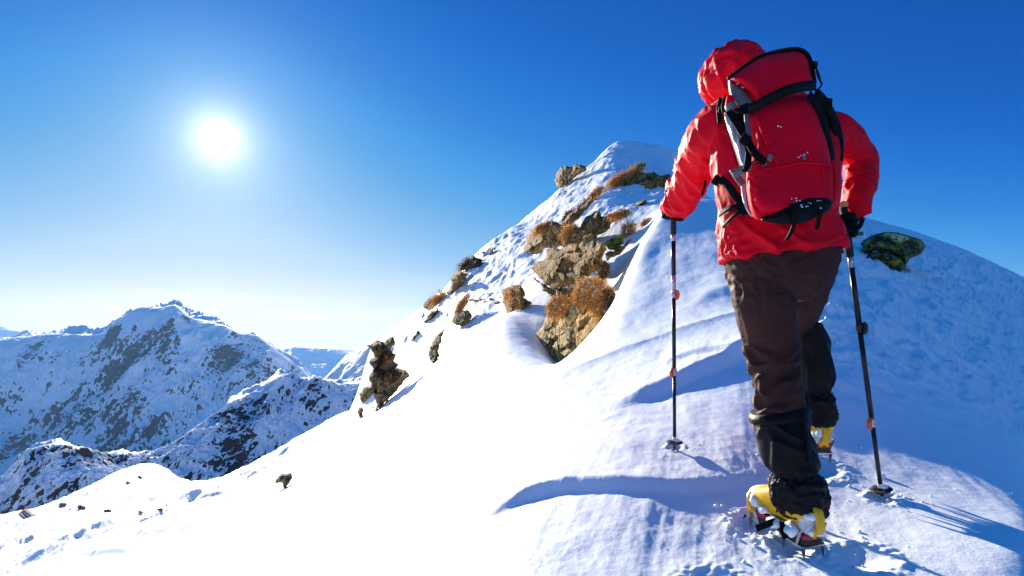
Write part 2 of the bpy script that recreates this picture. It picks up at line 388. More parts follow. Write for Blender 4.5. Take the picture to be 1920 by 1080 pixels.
def _dent(px, py, r, dp):
    y = ground_at(px, py); return ((px - 960) / F * y, y, r, dp)
DENTS = [_dent(1265, 846, 0.03, 0.012), _dent(1655, 936, 0.04, 0.016), (0.90, 2.21, 0.07, 0.02), (0.95, 2.06, 0.06, 0.015), (1.30, 2.62, 0.08, 0.02), (1.10, 1.93, 0.07, 0.02), (0.62, 1.86, 0.08, 0.015)]
def detail_near():
    global TZ
    drift_lip([(880, 985), (940, 950), (1000, 926), (1070, 913), (1150, 910), (1250, 914), (1350, 906), (1430, 896), (1500, 886)], (0.055, 0.014), 0.10, 0.45, 130)
    drift_lip([(1130, 760), (1200, 738), (1250, 722), (1300, 700), (1350, 680), (1400, 660), (1480, 640)], (0.05, 0.09), 0.20, 0.8, 90)
    drift_lip([(1230, 690), (1270, 668), (1320, 655), (1400, 645), (1460, 640)], (0.02, 0.03), 0.12, 0.7, 60)
    drift_lip([(1285, 580), (1320, 556), (1370, 540), (1450, 535)], (0.03, 0.06), 0.3, 1.0, 80)
    drift_lip([(-20, 1062), (20, 1036), (50, 1022), (85, 1014)], (0.5, 0.35), 1.2, 4.0, 30)
    drift_lip([(150, 1046), (210, 1036), (260, 1034)], (0.10, 0.10), 0.8, 3.0, 30)
    drift_lip([(255, 1012), (290, 1000), (325, 996)], (0.12, 0.10), 0.8, 3.0, 20)
    drift_lip([(330, 1000), (350, 992), (368, 988)], (0.10, 0.08), 0.6, 3.0, 12)
    # wind furrows that run along the ridge
    s = TX - 0.34 * TY; t = TY + 0.34 * TX
    front = sstep(7.0, 2.2, TY)
    fur = fbm2(s * 6, t * 0.6, 3, 3) * 0.011 + fbm2(s * 21, t * 1.1, 3, 9) * 0.0028
    fade = 0.25 + 0.75 * sstep(-0.3, 0.3, vnoise2(s * 1.1, t * 0.6, 4))
    TZ += fur * 0.55 * front * fade
    # sastrugi lumps and general unevenness
    TZ += fbm2(TX * 0.9, TY * 0.45, 4, 21) * 0.035 * sstep(1.0, 4.0, TY) * sstep(60, 20, TY)
    TZ += fbm2(TX * 3.1 + 2, TY * 1.7, 4, 27) * 0.012 * sstep(1.5, 3.0, TY) * sstep(30, 8, TY)
    # trampled lumpy snow to the right of the walker and on the upper slope
    lump = sstep(0.0, 0.8, TX - 0.42 * TY + 0.3) * sstep(3.0, 4.5, TY) * sstep(14, 9, TY)
    TZ += fbm2(TX * 2.6, TY * 2.2, 4, 33, ridged=True) * 0.11 * lump
    # crust and grain close to the camera
    TZ += (fbm2(TX * 16, TY * 9, 4, 61) * 0.0042 + fbm2(TX * 7, TY * 4, 3, 63, ridged=True) * 0.0035) * sstep(6, 2, TY) * sstep(-0.35, 0.35, vnoise2(TX * 0.8, TY * 0.8, 66))
    # dents around the pole tips and the front boot, with pushed up rims
    for x, y, r, dp in DENTS:
        q = np.sqrt((TX - x) ** 2 + (TY - y) ** 2) / r
        TZ += np.where(q < 3, -dp * np.exp(-q ** 2) + 0.55 * dp * np.exp(-((q - 1.5) / 0.4) ** 2) * (0.6 + 0.6 * vnoise2(TX * 40, TY * 40, 8)), 0)
    # the upper pyramid: gullies and wind crust
    up = sstep(13, 18, TY) * sstep(44, 34, TY)
    TZ += (fbm2((TX + 0.5 * TY) * 0.35, (TY - 0.5 * TX) * 0.12, 5, 41) * 0.30 + fbm2(TX * 0.9, TY * 0.7, 4, 44, ridged=True) * 0.10 + fbm2(TX * 2.4, TY * 1.2, 3, 46, ridged=True) * 0.05) * up * sstep(0, 1, np.minimum(up * 2, 1))
    # the snow shelf lower down
    sh = sstep(14, 30, TY) * sstep(0.0, -6.0, TX + 0.22 * TY)
    TZ += (fbm2(TX * 0.11, TY * 0.11, 5, 51) * 1.1 + fbm2(TX * 0.45, TY * 0.3, 4, 57, ridged=True) * 0.22) * sh
BASE_TZ = TZ.copy()
def make_rear():
    """the same slope under and behind the photographer, and out to the sides"""
    x = np.linspace(-26, 26, 105); y = np.linspace(-24, 16, 81)
    X, Y = np.meshgrid(x, y)
    Z = np.zeros_like(X)
    for i, yv in enumerate(y):
        if yv > 0.5:
            r = int(np.clip(np.searchsorted(YY, yv), 1, len(YY) - 1))
            Z[i] = np.interp(x, TX[r], TZ[r]) - 0.25
        else:
            Z[i] = _z2(x) - 0.15 * (2 - yv) - 0.05 - 0.10 * np.abs(x) - 0.2 * sstep(-0.5, 0.5, yv)
    o = grid_obj('snow_slope', X, Y, Z, M['snow']); tag(o, kind='structure')
    a = np.linspace(0, 2 * math.pi, 121); r = np.array([30, 60, 120, 250, 500, 900, 1500, 2500, 4000, 6000, 8000, 10000, 12500.0])
    A, RR = np.meshgrid(a, r)
    X, Y = RR * np.sin(A), RR * np.cos(A)
    Z = -20 - 620 * sstep(0, 1600, RR) + fbm2(X / 900, Y / 900, 4, 71) * 140 * sstep(400, 2500, RR)
    Z = np.where(RR > 9500, -560, Z)
    Z = Z - 90 * sstep(0.0, 0.5, np.cos(A)) * sstep(20, 150, RR)
    o = grid_obj('valley_ground', X, Y, Z, M['range']); tag(o, kind='structure')
make_rear()
detail_near()
near = grid_obj('snow_slope', TX, TY, TZ, M['snow'])
tag(near, kind='structure')

def ridge(name, crest, mat, face, back, amp, feat, seed, px0=-900, px1=2700, ncol=700, nrow=150, keep=0.25, cap=None):
    """a mountain ridge as a height field: crest = (px, py, distance, py of its foot)"""
    px = np.concatenate([np.linspace(px0, -40, 60)[:-1], np.linspace(-40, 800, ncol), np.linspace(800, px1, 90)[1:]]) if px0 < -40 else np.linspace(px0, px1, ncol)
    cp = np.array([c[0] for c in crest], float)
    pc = pchip(cp, np.array([c[1] for c in crest], float), px)
    yc = pchip(cp, np.array([c[2] for c in crest], float), px)
    pb = pchip(cp, np.array([c[3] for c in crest], float), px)
    th = (px - 960) / F
    f0 = 1 - face                                     # the foot of the face, as a share of the crest's distance
    tab = [(f0 * 0.72, pb + 90), (f0, pb), (f0 + face * 0.5, pb * 0.48 + pc * 0.52) if cap is None else (1 - face * 0.4, pb * cap + pc * (1 - cap)), (1.0, pc), (1 + back * 0.4, pc + 25), (1 + back, pc + 150), (1 + 2.2 * back, pc + 420)]
    rr = np.concatenate([np.linspace(f0 * 0.72, f0, 30)[:-1], np.linspace(f0, 1.0, nrow)[:-1], np.linspace(1.0, 1 + back, 40)[:-1], np.linspace(1 + back, 1 + 2.2 * back, 10)])
    tx = np.array([t[0] for t in tab])
    E = np.zeros((len(px), len(rr)))
    yv = np.stack([t[1] for t in tab], axis=1)
    E = pchip(tx, yv, rr)
    Yg = (rr[:, None] * yc[None, :])
    Xg = Yg * th[None, :]
    Zg = (HZ - E.T) / F * Yg
    wx = Xg + vnoise2(Xg / feat * 0.6, Yg / feat * 0.6, seed + 3) * feat * 0.35
    wy = Yg + vnoise2(Xg / feat * 0.6 + 9, Yg / feat * 0.6, seed + 4) * feat * 0.35
    r1 = fbm2(wx / feat, wy / feat * 0.7, 8, seed, gain=0.60, ridged=True)
    d = np.abs(rr - 1.0)[:, None] / face
    m = keep + (1 - keep) * sstep(0.0, 0.35, d)
    Zg = Zg + (r1 - 0.15) * amp * m
    o = grid_obj(name, Xg, Yg, Zg, mat)
    tag(o, kind='structure')
    return o
MID = [(-900, 990, 160, 1120), (-200, 940, 160, 1050), (0, 908, 150, 985), (50, 858, 150, 965), (113, 838, 152, 952), (150, 850, 155, 950), (190, 862, 160, 930), (284, 856, 170, 925), (323, 840, 178, 935),
       (356, 816, 185, 935), (415, 778, 195, 925), (431, 756, 198, 925), (469, 739, 205, 915), (536, 704, 212, 900), (575, 712, 216, 880), (640, 722, 222, 850), (700, 712, 226, 840), (1000, 710, 240, 840), (2700, 800, 240, 900)]
ridge('rocky_snow_ridge', MID, M['mid'], 0.20, 0.3, 6.5, 24.0, 101, keep=0.22, nrow=220, cap=0.17)
MTN = [(-900, 660, 2900, 930), (-300, 650, 2700, 920), (0, 641, 2550, 920), (60, 633, 2550, 920), (110, 630, 2520, 915), (180, 631, 2500, 910), (196, 627, 2490, 905), (212, 612, 2480, 900), (240, 592, 2470, 895), (262, 583, 2460, 890), (300, 581, 2450, 885), (325, 576, 2450, 880),
       (345, 590, 2440, 875), (365, 604, 2430, 870), (395, 608, 2420, 865), (420, 615, 2400, 865), (445, 626, 2390, 860), (470, 632, 2370, 855), (510, 656, 2350, 850), (560, 692, 2300, 840), (620, 735, 2200, 840), (800, 800, 2200, 880), (2700, 820, 2600, 900)]
ridge('high_mountain', MTN, M['far'], 0.27, 0.3, 125.0, 430.0, 203, ncol=860, nrow=320, keep=0.16)
EAST = [(400, 830, 1500, 880), (500, 780, 1450, 850), (575, 735, 1400, 810), (605, 712, 1380, 800), (640, 680, 1350, 790), (665, 662, 1340, 790), (690, 643, 1330, 780), (760, 620, 1300, 780), (1000, 600, 1300, 780), (1400, 640, 1300, 800), (2700, 700, 1400, 850)]
ridge('lower_mountain', EAST, M['far'], 0.22, 0.3, 35.0, 190.0, 307, px0=400, px1=2700, ncol=500, nrow=110, keep=0.12)
RNG = [(-900, 640, 9000, 690), (-100, 612, 9000, 690), (0, 612, 9000, 690), (40, 620, 9000, 690), (90, 632, 9000, 690), (200, 650, 8800, 690), (440, 668, 8000, 700), (500, 655, 7800, 710), (515, 650, 7800, 715), (560, 650, 7800, 715), (600, 651, 7800, 715), (660, 656, 7800, 720), (800, 650, 8000, 715), (1600, 640, 9000, 700), (2700, 640, 9000, 700)]
ridge('distant_range', RNG, M['range'], 0.16, 0.2, 170.0, 1500.0, 409, ncol=420, nrow=80, keep=0.06)

# ------------------------------------------------------------------ the air between here and the far mountains
def make_haze():
    bm = bmesh.new()
    bmesh.ops.create_cube(bm, size=1.0)
    me = bpy.data.meshes.new('haze')
    for v in bm.verts:
        v.co = Vector((v.co.x * 27000, v.co.y * 27000, -260 + v.co.z * 1160))
    bm.to_mesh(me); bm.free()
    m = bpy.data.materials.new('thin_mountain_air'); m.use_nodes = True
    nt = m.node_tree; nt.nodes.clear()
    v = nt.nodes.new('ShaderNodeVolumePrincipled')
    v.inputs['Color'].default_value = (0.26, 0.54, 1.0, 1)
    v.inputs['Density'].default_value = HAZE
    v.inputs['Anisotropy'].default_value = 0.3
    out = nt.nodes.new('ShaderNodeOutputMaterial')
    nt.links.new(v.outputs[0], out.inputs['Volume'])
    me.materials.append(m)
    o = bpy.data.objects.new('haze', me); COL.objects.link(o); tag(o, kind='stuff')
HAZE = 0.000036
make_haze()

def snow_crumbs():
    """loose crumbs of kicked up snow round the boots and pole tips"""
    rng = np.random.default_rng(4)
    V, Fc = [], []
    for x, y, s_, n in ((0.92, 2.10, 0.14, 70), (0.88, 2.22, 0.08, 50), (1.30, 2.55, 0.14, 40), (DENTS[0][0], DENTS[0][1], 0.05, 14), (DENTS[1][0] + 0.06, DENTS[1][1] - 0.02, 0.06, 40), (1.5, 2.1, 0.4, 14), (1.9, 3.4, 0.5, 30)):
        for k in range(n):
            px_, py_ = x + rng.normal(0, s_), y + rng.normal(0, s_)
            r = rng.lognormal(math.log(0.0032), 0.55)
            c = Vector((px_, py_, ground_z(px_, py_) + r * 0.3)); o = len(V)
            v, f = ball6(c, r, rng)
            V += v; Fc += [tuple(i + o for i in q) for q in f]
    o = mesh_obj('snow_crumbs', V, Fc, M['snow']); tag(o, kind='stuff')
def ball6(c, r, rng):
    t = (1 + 5 ** 0.5) / 2
    v = [(-1, t, 0), (1, t, 0), (-1, -t, 0), (1, -t, 0), (0, -1, t), (0, 1, t), (0, -1, -t), (0, 1, -t), (t, 0, -1), (t, 0, 1), (-t, 0, -1), (-t, 0, 1)]
    f = [(0, 11, 5), (0, 5, 1), (0, 1, 7), (0, 7, 10), (0, 10, 11), (1, 5, 9), (5, 11, 4), (11, 10, 2), (10, 7, 6), (7, 1, 8), (3, 9, 4), (3, 4, 2), (3, 2, 6), (3, 6, 8), (3, 8, 9), (4, 9, 5), (2, 4, 11), (6, 2, 10), (8, 6, 7), (9, 8, 1)]
    return [c + Vector(p) * (r / 1.9 * rng.uniform(0.7, 1.3)) for p in v], f
snow_crumbs()
# ------------------------------------------------------------------ rocks and dry grass
from mathutils.geometry import delaunay_2d_cdt

def rock_mat(name, c1, c2, c3, lichen, lich_amt, lich_top=0.0, scale=3.0):
    m, nt, b, L = new_mat(name)
    b.inputs['Roughness'].default_value = 0.85
    b.inputs['Specular IOR Level'].default_value = 0.2
    tc = N(nt, 'ShaderNodeTexCoord')
    mp = N(nt, 'ShaderNodeMapping'); mp.inputs['Scale'].default_value = (scale, scale, scale); L(tc.outputs['Object'], mp.inputs[0])
    n1 = N(nt, 'ShaderNodeTexNoise', ins={'Scale': 1.3, 'Detail': 8.0, 'Roughness': 0.65, 'Distortion': 0.6}); L(mp.outputs[0], n1.inputs['Vector'])
    r1 = ramp(nt, ((0.34, c1), (0.53, c2), (0.70, c3))); L(n1.outputs[0], r1.inputs[0])
    n2 = N(nt, 'ShaderNodeTexNoise', ins={'Scale': 5.5, 'Detail': 6.0, 'Roughness': 0.7}); L(mp.outputs[0], n2.inputs['Vector'])
    r2 = N(nt, 'ShaderNodeMapRange', ins={1: 0.35, 2: 0.65, 3: 0.45, 4: 1.25}); L(n2.outputs[0], r2.inputs[0])
    mul = N(nt, 'ShaderNodeVectorMath', operation='SCALE'); L(r1.outputs[0], mul.inputs[0]); L(r2.outputs[0], mul.inputs[3])
    n3 = N(nt, 'ShaderNodeTexNoise', ins={'Scale': 2.6, 'Detail': 7.0, 'Roughness': 0.72}); L(mp.outputs[0], n3.inputs['Vector'])
    f = N(nt, 'ShaderNodeMapRange', interpolation_type='SMOOTHSTEP', ins={1: 0.66 - lich_amt, 2: 0.72 - lich_amt, 3: 0.0, 4: 0.9}); L(n3.outputs[0], f.inputs[0])
    fac = f.outputs[0]
    if lich_top:
        geo = N(nt, 'ShaderNodeNewGeometry'); sx = N(nt, 'ShaderNodeSeparateXYZ'); L(geo.outputs['Normal'], sx.inputs[0])
        t = N(nt, 'ShaderNodeMapRange', ins={1: -0.2, 2: 0.7, 3: 0.0, 4: 1.0}); L(sx.outputs['Z'], t.inputs[0])
        k = N(nt, 'ShaderNodeMath', operation='MULTIPLY'); L(fac, k.inputs[0]); L(t.outputs[0], k.inputs[1]); fac = k.outputs[0]
    n5 = N(nt, 'ShaderNodeTexNoise', ins={'Scale': 9.0, 'Detail': 4.0}); L(mp.outputs[0], n5.inputs['Vector'])
    lc = ramp(nt, ((0.35, tuple(0.45 * v for v in lichen)), (0.65, lichen))); L(n5.outputs[0], lc.inputs[0])
    mix = N(nt, 'ShaderNodeMix', data_type='RGBA'); L(fac, mix.inputs[0]); L(mul.outputs[0], mix.inputs[6]); L(lc.outputs[0], mix.inputs[7])
    dw = N(nt, 'ShaderNodeVectorMath', operation='SCALE', ins={3: 0.5}); L(n2.outputs['Color'], dw.inputs[0])
    av = N(nt, 'ShaderNodeVectorMath', operation='ADD'); L(mp.outputs[0], av.inputs[0]); L(dw.outputs[0], av.inputs[1])
    v = N(nt, 'ShaderNodeTexVoronoi', feature='DISTANCE_TO_EDGE', ins={'Scale': 1.3}); L(av.outputs[0], v.inputs['Vector'])
    vr = N(nt, 'ShaderNodeMapRange', ins={1: 0.0, 2: 0.05, 3: 0.0, 4: 1.0}); L(v.outputs['Distance'], vr.inputs[0])
    ck = N(nt, 'ShaderNodeMapRange', ins={1: 0.0, 2: 0.045, 3: 0.25, 4: 1.0}); L(v.outputs['Distance'], ck.inputs[0])      # base colour darkened along the cracks
    dk = N(nt, 'ShaderNodeVectorMath', operation='SCALE'); L(mix.outputs[2], dk.inputs[0]); L(ck.outputs[0], dk.inputs[3])
    L(dk.outputs[0], b.inputs['Base Color'])
    ad = N(nt, 'ShaderNodeMath', operation='MULTIPLY_ADD', ins={1: 0.5}); L(vr.outputs[0], ad.inputs[0]); L(n2.outputs[0], ad.inputs[2])
    bp = N(nt, 'ShaderNodeBump', ins={'Strength': 0.9, 'Distance': 0.10 / scale}); L(ad.outputs[0], bp.inputs['Height']); L(bp.outputs[0], b.inputs['Normal'])
    return m
M['rock_tan'] = rock_mat('tan_gneiss', (0.32, 0.18, 0.05), (0.78, 0.54, 0.21), (0.86, 0.70, 0.36), (0.58, 0.26, 0.04), 0.10, scale=2.6)
M['rock_brown'] = rock_mat('brown_lichen_rock', (0.07, 0.035, 0.014), (0.33, 0.16, 0.05), (0.56, 0.33, 0.12), (0.50, 0.42, 0.05), 0.12, scale=3.0)
M['rock_grey'] = rock_mat('grey_brown_rock', (0.06, 0.04, 0.025), (0.33, 0.21, 0.09), (0.58, 0.41, 0.20), (0.54, 0.22, 0.04), 0.11, scale=1.8)
M['rock_dark'] = rock_mat('dark_weathered_rock', (0.035, 0.028, 0.02), (0.14, 0.095, 0.05), (0.31, 0.21, 0.10), (0.44, 0.19, 0.03), 0.10, scale=1.6)
M['rock_green'] = rock_mat('lichen_green_rock', (0.07, 0.055, 0.03), (0.28, 0.20, 0.08), (0.46, 0.35, 0.16), (0.36, 0.38, 0.05), 0.08, scale=2.4)
M['rock_moss'] = rock_mat('mossy_boulder_rock', (0.10, 0.10, 0.05), (0.24, 0.22, 0.13), (0.40, 0.34, 0.22), (0.33, 0.46, 0.06), 0.20, lich_top=0.0, scale=1.6)
M['lichen_yellow'] = rock_mat('yellow_lichen', (0.60, 0.55, 0.16), (0.85, 0.78, 0.36), (0.92, 0.88, 0.60), (0.40, 0.42, 0.06), 0.04, scale=8.0)
M['ochre'] = rock_mat('ochre_rock', (0.10, 0.06, 0.02), (0.30, 0.19, 0.05), (0.42, 0.30, 0.12), (0.10, 0.06, 0.02), 0.1, scale=1.5)

def rough_outline(pts, rng, amp=0.10, levels=2):
    p = [np.array(q, float) for q in pts]
    for l in range(levels):
        out = []
        for i in range(len(p)):
            a, b = p[i], p[(i + 1) % len(p)]
            d = b - a; n = np.array([-d[1], d[0]])
            out += [a, (a + b) / 2 + n * rng.uniform(-amp, amp)]
        p = out; amp *= 0.9
    return np.array(p)

def poly_dist(P, poly):
    d = np.full(len(P), 1e9)
    for i in range(len(poly)):
        a, b = poly[i], poly[(i + 1) % len(poly)]
        ab = b - a; t = np.clip(((P - a) @ ab) / max(ab @ ab, 1e-12), 0, 1)
        d = np.minimum(d, np.linalg.norm(P - (a + t[:, None] * ab), axis=1))
    return d
def poly_in(P, poly):
    r = np.zeros(len(P), bool); j = len(poly) - 1
    for i in range(len(poly)):
        a, b = poly[i], poly[j]
        c = ((a[1] > P[:, 1]) != (b[1] > P[:, 1])) & (P[:, 0] < (b[0] - a[0]) * (P[:, 1] - a[1]) / (b[1] - a[1] + 1e-12) + a[0])
        r ^= c; j = i
    return r

def facets(P, size, rng, ang, stretch=1.6, tilt=0.5, off=0.35):
    """blocky relief: tilted plates around scattered centres"""
    c, s = math.cos(ang), math.sin(ang)
    Q = np.stack([(P[:, 0] * c + P[:, 1] * s) / stretch, -P[:, 0] * s + P[:, 1] * c], 1) / size
    lo, hi = Q.min(0) - 1, Q.max(0) + 1
    n = max(4, int((hi[0] - lo[0]) * (hi[1] - lo[1])))
    C = np.stack([rng.uniform(lo[0], hi[0], n), rng.uniform(lo[1], hi[1], n)], 1)
    T = rng.normal(0, tilt, (n, 2)); O = rng.uniform(-off, off, n)
    k = ((Q[:, None, :] - C[None]) ** 2).sum(2).argmin(1)
    return (O[k] + ((Q - C[k]) * T[k]).sum(1)) * size

DEPTHS = {}
def make_rock(name, pts, label, mat, y=None, anchor=None, thick=0.42, seed=1, group=None, blocky=1.0, ang=0.6, cell=1.8, rough=0.19, parent=None, skew=None, ymin=3.0, fac=(0.20, 0.08)):
    rng = np.random.default_rng(seed)
    pts = np.array(pts, float)
    if y is None:
        ax, ay = anchor if anchor else pts[np.argmax(pts[:, 1])]
        y = ground_at(ax, ay)
    sc = y / F
    cx, cy = pts.mean(0); size_px = np.ptp(pts, axis=0).max()
    poly = (pts - [cx, cy]) * [sc, -sc]
    poly = rough_outline(poly, rng, rough, 2 if size_px < 40 else 3)
    size = poly.max(0) - poly.min(0)
    g = cell * sc * 0.9
    g = max(g, size.max() / 70)
    xs = np.arange(poly[:, 0].min(), poly[:, 0].max(), g); ys = np.arange(poly[:, 1].min(), poly[:, 1].max(), g)
    P = np.stack(np.meshgrid(xs, ys), -1).reshape(-1, 2) + rng.uniform(-0.35, 0.35, (len(xs) * len(ys), 2)) * g
    P = P[poly_in(P, poly)]
    if len(P): P = P[poly_dist(P, poly) > g * 0.5]
    seg = []
    for i in range(len(poly)):
        a, b = poly[i], poly[(i + 1) % len(poly)]
        k = max(1, int(round(np.linalg.norm(b - a) / g)))
        for j in range(k): seg.append(a + (b - a) * j / k)
    B = np.array(seg); nb = len(B)
    V = np.vstack([B, P]) if len(P) else B
    vo, _, fo, _, _, _ = delaunay_2d_cdt([Vector(v) for v in V], [], [list(range(nb))], 1, 1e-7)
    V = np.array([[v.x, v.y] for v in vo])
    d = poly_dist(V, poly)
    bound = d < g * 0.05
    dm = max(d.max(), 1e-6)
    T = thick * min(size) if min(size) > 0 else 0.1
    q = np.clip(d / (dm * 0.55), 0, 1)
    h = T * np.sqrt(1 - (1 - q) ** 2)
    w = np.clip(d / (dm * 0.35), 0, 1)
    rel = facets(V, size.max() * fac[0], rng, ang, 1.9) * 1.0 + facets(V, size.max() * fac[1], rng, ang + 0.4, 1.5) * 0.8
    rel += fbm2(V[:, 0] / size.max() * 9, V[:, 1] / size.max() * 9, 4, seed) * size.max() * 0.03
    hf = h + rel * w * blocky * 0.9
    hf = np.maximum(hf, 0.12 * h)
    hb = h * 0.9
    n = len(V)
    # the face is turned towards the downhill side, as the slope is
    if skew is None:
        # lay the face against the slope behind it: a plane through the ground seen through the outline
        yt = np.array([ground_at(cx + V[i, 0] / sc, cy - V[i, 1] / sc, ymin) for i in range(0, n, max(1, n // 160))])
        S = V[::max(1, n // 160)]
        yt = np.clip(yt, y - 2.5 * size.max(), y + 2.5 * size.max())
        A_ = np.stack([S[:, 0], S[:, 1], np.ones(len(S))], 1)
        co = np.linalg.lstsq(A_, yt - y, rcond=None)[0]
        kx, kz = np.clip(co[0], -2.0, -0.5), np.clip(co[1], 0.0, 0.9)
        off_ = np.percentile(yt - y - kx * S[:, 0] - kz * S[:, 1], 12)
        sk = kx * V[:, 0] + kz * V[:, 1] + np.clip(off_, -0.8 * size.max(), 0.3 * size.max())
    else:
        sk = skew * V[:, 0]
    DEPTHS[seed] = lambda u, v: float(y + (kx * u + kz * v + off_ if skew is None else skew * u))
    base = W(cx, cy, y)
    def pos(i, dy):
        return Vector((base.x + V[i, 0], y, base.z + V[i, 1])) * ((y + dy) / y) - base
    verts = [pos(i, sk[i] - hf[i]) for i in range(n)]; bidx = list(range(n))
    for i in range(n):
        if not bound[i]:
            bidx[i] = len(verts); verts.append(pos(i, sk[i] + hb[i]))
    faces = [tuple(f) for f in fo]
    # Delaunay output runs counter-clockwise seen from -y, as the front should
    faces += [tuple(bidx[i] for i in reversed(f)) for f in fo if not all(bidx[i] == i for i in f)]
    o = mesh_obj(name, verts, faces, mat, parent, smooth=False)
    o.location = W(cx, cy, y)
    if label: tag(o, label, 'rock', group)
    return o, y

def grass_mat(name, c1, c2, c3):
    m, nt, b, L = new_mat(name)
    b.inputs['Roughness'].default_value = 0.9; b.inputs['Specular IOR Level'].default_value = 0.05
    tc = N(nt, 'ShaderNodeTexCoord')
    n = N(nt, 'ShaderNodeTexNoise', ins={'Scale': 26.0, 'Detail': 3.0}); L(tc.outputs['Object'], n.inputs['Vector'])
    r = ramp(nt, ((0.36, c1), (0.5, c2), (0.7, c3))); L(n.outputs[0], r.inputs[0])
    L(r.outputs[0], b.inputs['Base Color'])
    tr = N(nt, 'ShaderNodeBsdfTranslucent'); L(r.outputs[0], tr.inputs[0])
    mx = N(nt, 'ShaderNodeMixShader', ins={0: 0.35}); L(b.outputs[0], mx.inputs[1]); L(tr.outputs[0], mx.inputs[2])
    L(mx.outputs[0], nt.nodes['Material Output'].inputs[0])
    return m
M['grass'] = grass_mat('dry_brown_grass', (0.24, 0.10, 0.025), (0.62, 0.32, 0.09), (0.88, 0.60, 0.27))
M['grass_dark'] = grass_mat('dark_heather', (0.06, 0.035, 0.018), (0.22, 0.11, 0.04), (0.42, 0.22, 0.08))
M['rock_lich'] = rock_mat('bright_lichen_rock', (0.07, 0.055, 0.03), (0.28, 0.20, 0.08), (0.46, 0.35, 0.16), (0.36, 0.40, 0.04), 0.20, scale=2.4)
M['moss'] = grass_mat('green_moss', (0.05, 0.07, 0.012), (0.16, 0.20, 0.03), (0.30, 0.33, 0.06))

def grass_tuft(pts, label, y, n=500, length=0.28, mat='grass', seed=3, droop=0.6, group='tufts of dry grass among the rocks', cat='grass tuft', name='grass_tuft', out=0.05):
    """blades rooted over a patch (pixel outline at distance y), arching outward and hanging"""
    rng = np.random.default_rng(seed)
    pts = np.array(pts, float); sc = y / F
    cx, cy = pts.mean(0)
    poly = (pts - [cx, cy]) * [sc, -sc]
    lo, hi = poly.min(0), poly.max(0)
    verts, faces = [], []
    n = int(n * 1.7)
    k = 0; wblade = 1.0 * sc
    R0 = 0.5 * min(hi - lo)
    while k < n:
        p = rng.uniform(lo, hi)
        if not poly_in(p[None], poly)[0]: continue
        k += 1
        dd = float(poly_dist(p[None], poly)[0]); bulge = math.sqrt(max(0, 1 - (1 - min(dd / max(R0, 1e-6), 1)) ** 2)) * R0 * 0.9
        base = np.array([p[0], -bulge * 0.55 + rng.uniform(-0.3, 0.3) * R0 * 0.6, p[1]])
        side = p / (np.linalg.norm(hi - lo) * 0.5 + 1e-6)
        dirv = np.array([side[0] * 0.5 - 0.22 + rng.normal(0, 0.38), -0.45 + rng.normal(0, 0.35), side[1] * 0.6 - 0.18 + rng.normal(0, 0.40)])
        dirv /= np.linalg.norm(dirv)
        l = length * rng.uniform(0.35, 1.35)
        mid = base + dirv * l * 0.55
        tip = base + dirv * l * 0.85 + np.array([rng.normal(0, 0.12), -0.05, -droop * rng.uniform(0.4, 1.0)]) * l
        sd = np.cross(dirv, [rng.normal(), rng.normal(), rng.normal()]); sd /= np.linalg.norm(sd) + 1e-9
        wv = sd * wblade * rng.uniform(0.6, 1.2)
        i = len(verts)
        verts += [base - wv * 0.5, base + wv * 0.5, mid + wv * 0.42, mid - wv * 0.42, tip]
        faces += [(i, i + 1, i + 2, i + 3), (i + 3, i + 2, i + 4)]
    o = mesh_obj(name, verts, faces, M[mat], smooth=False)
    o.location = W(cx, cy, y)
    tag(o, label, cat, group)
    return o

GR = 'rocks breaking through the snow of the upper slope'
SK = 'rock outcrops along the left skyline of the peak'
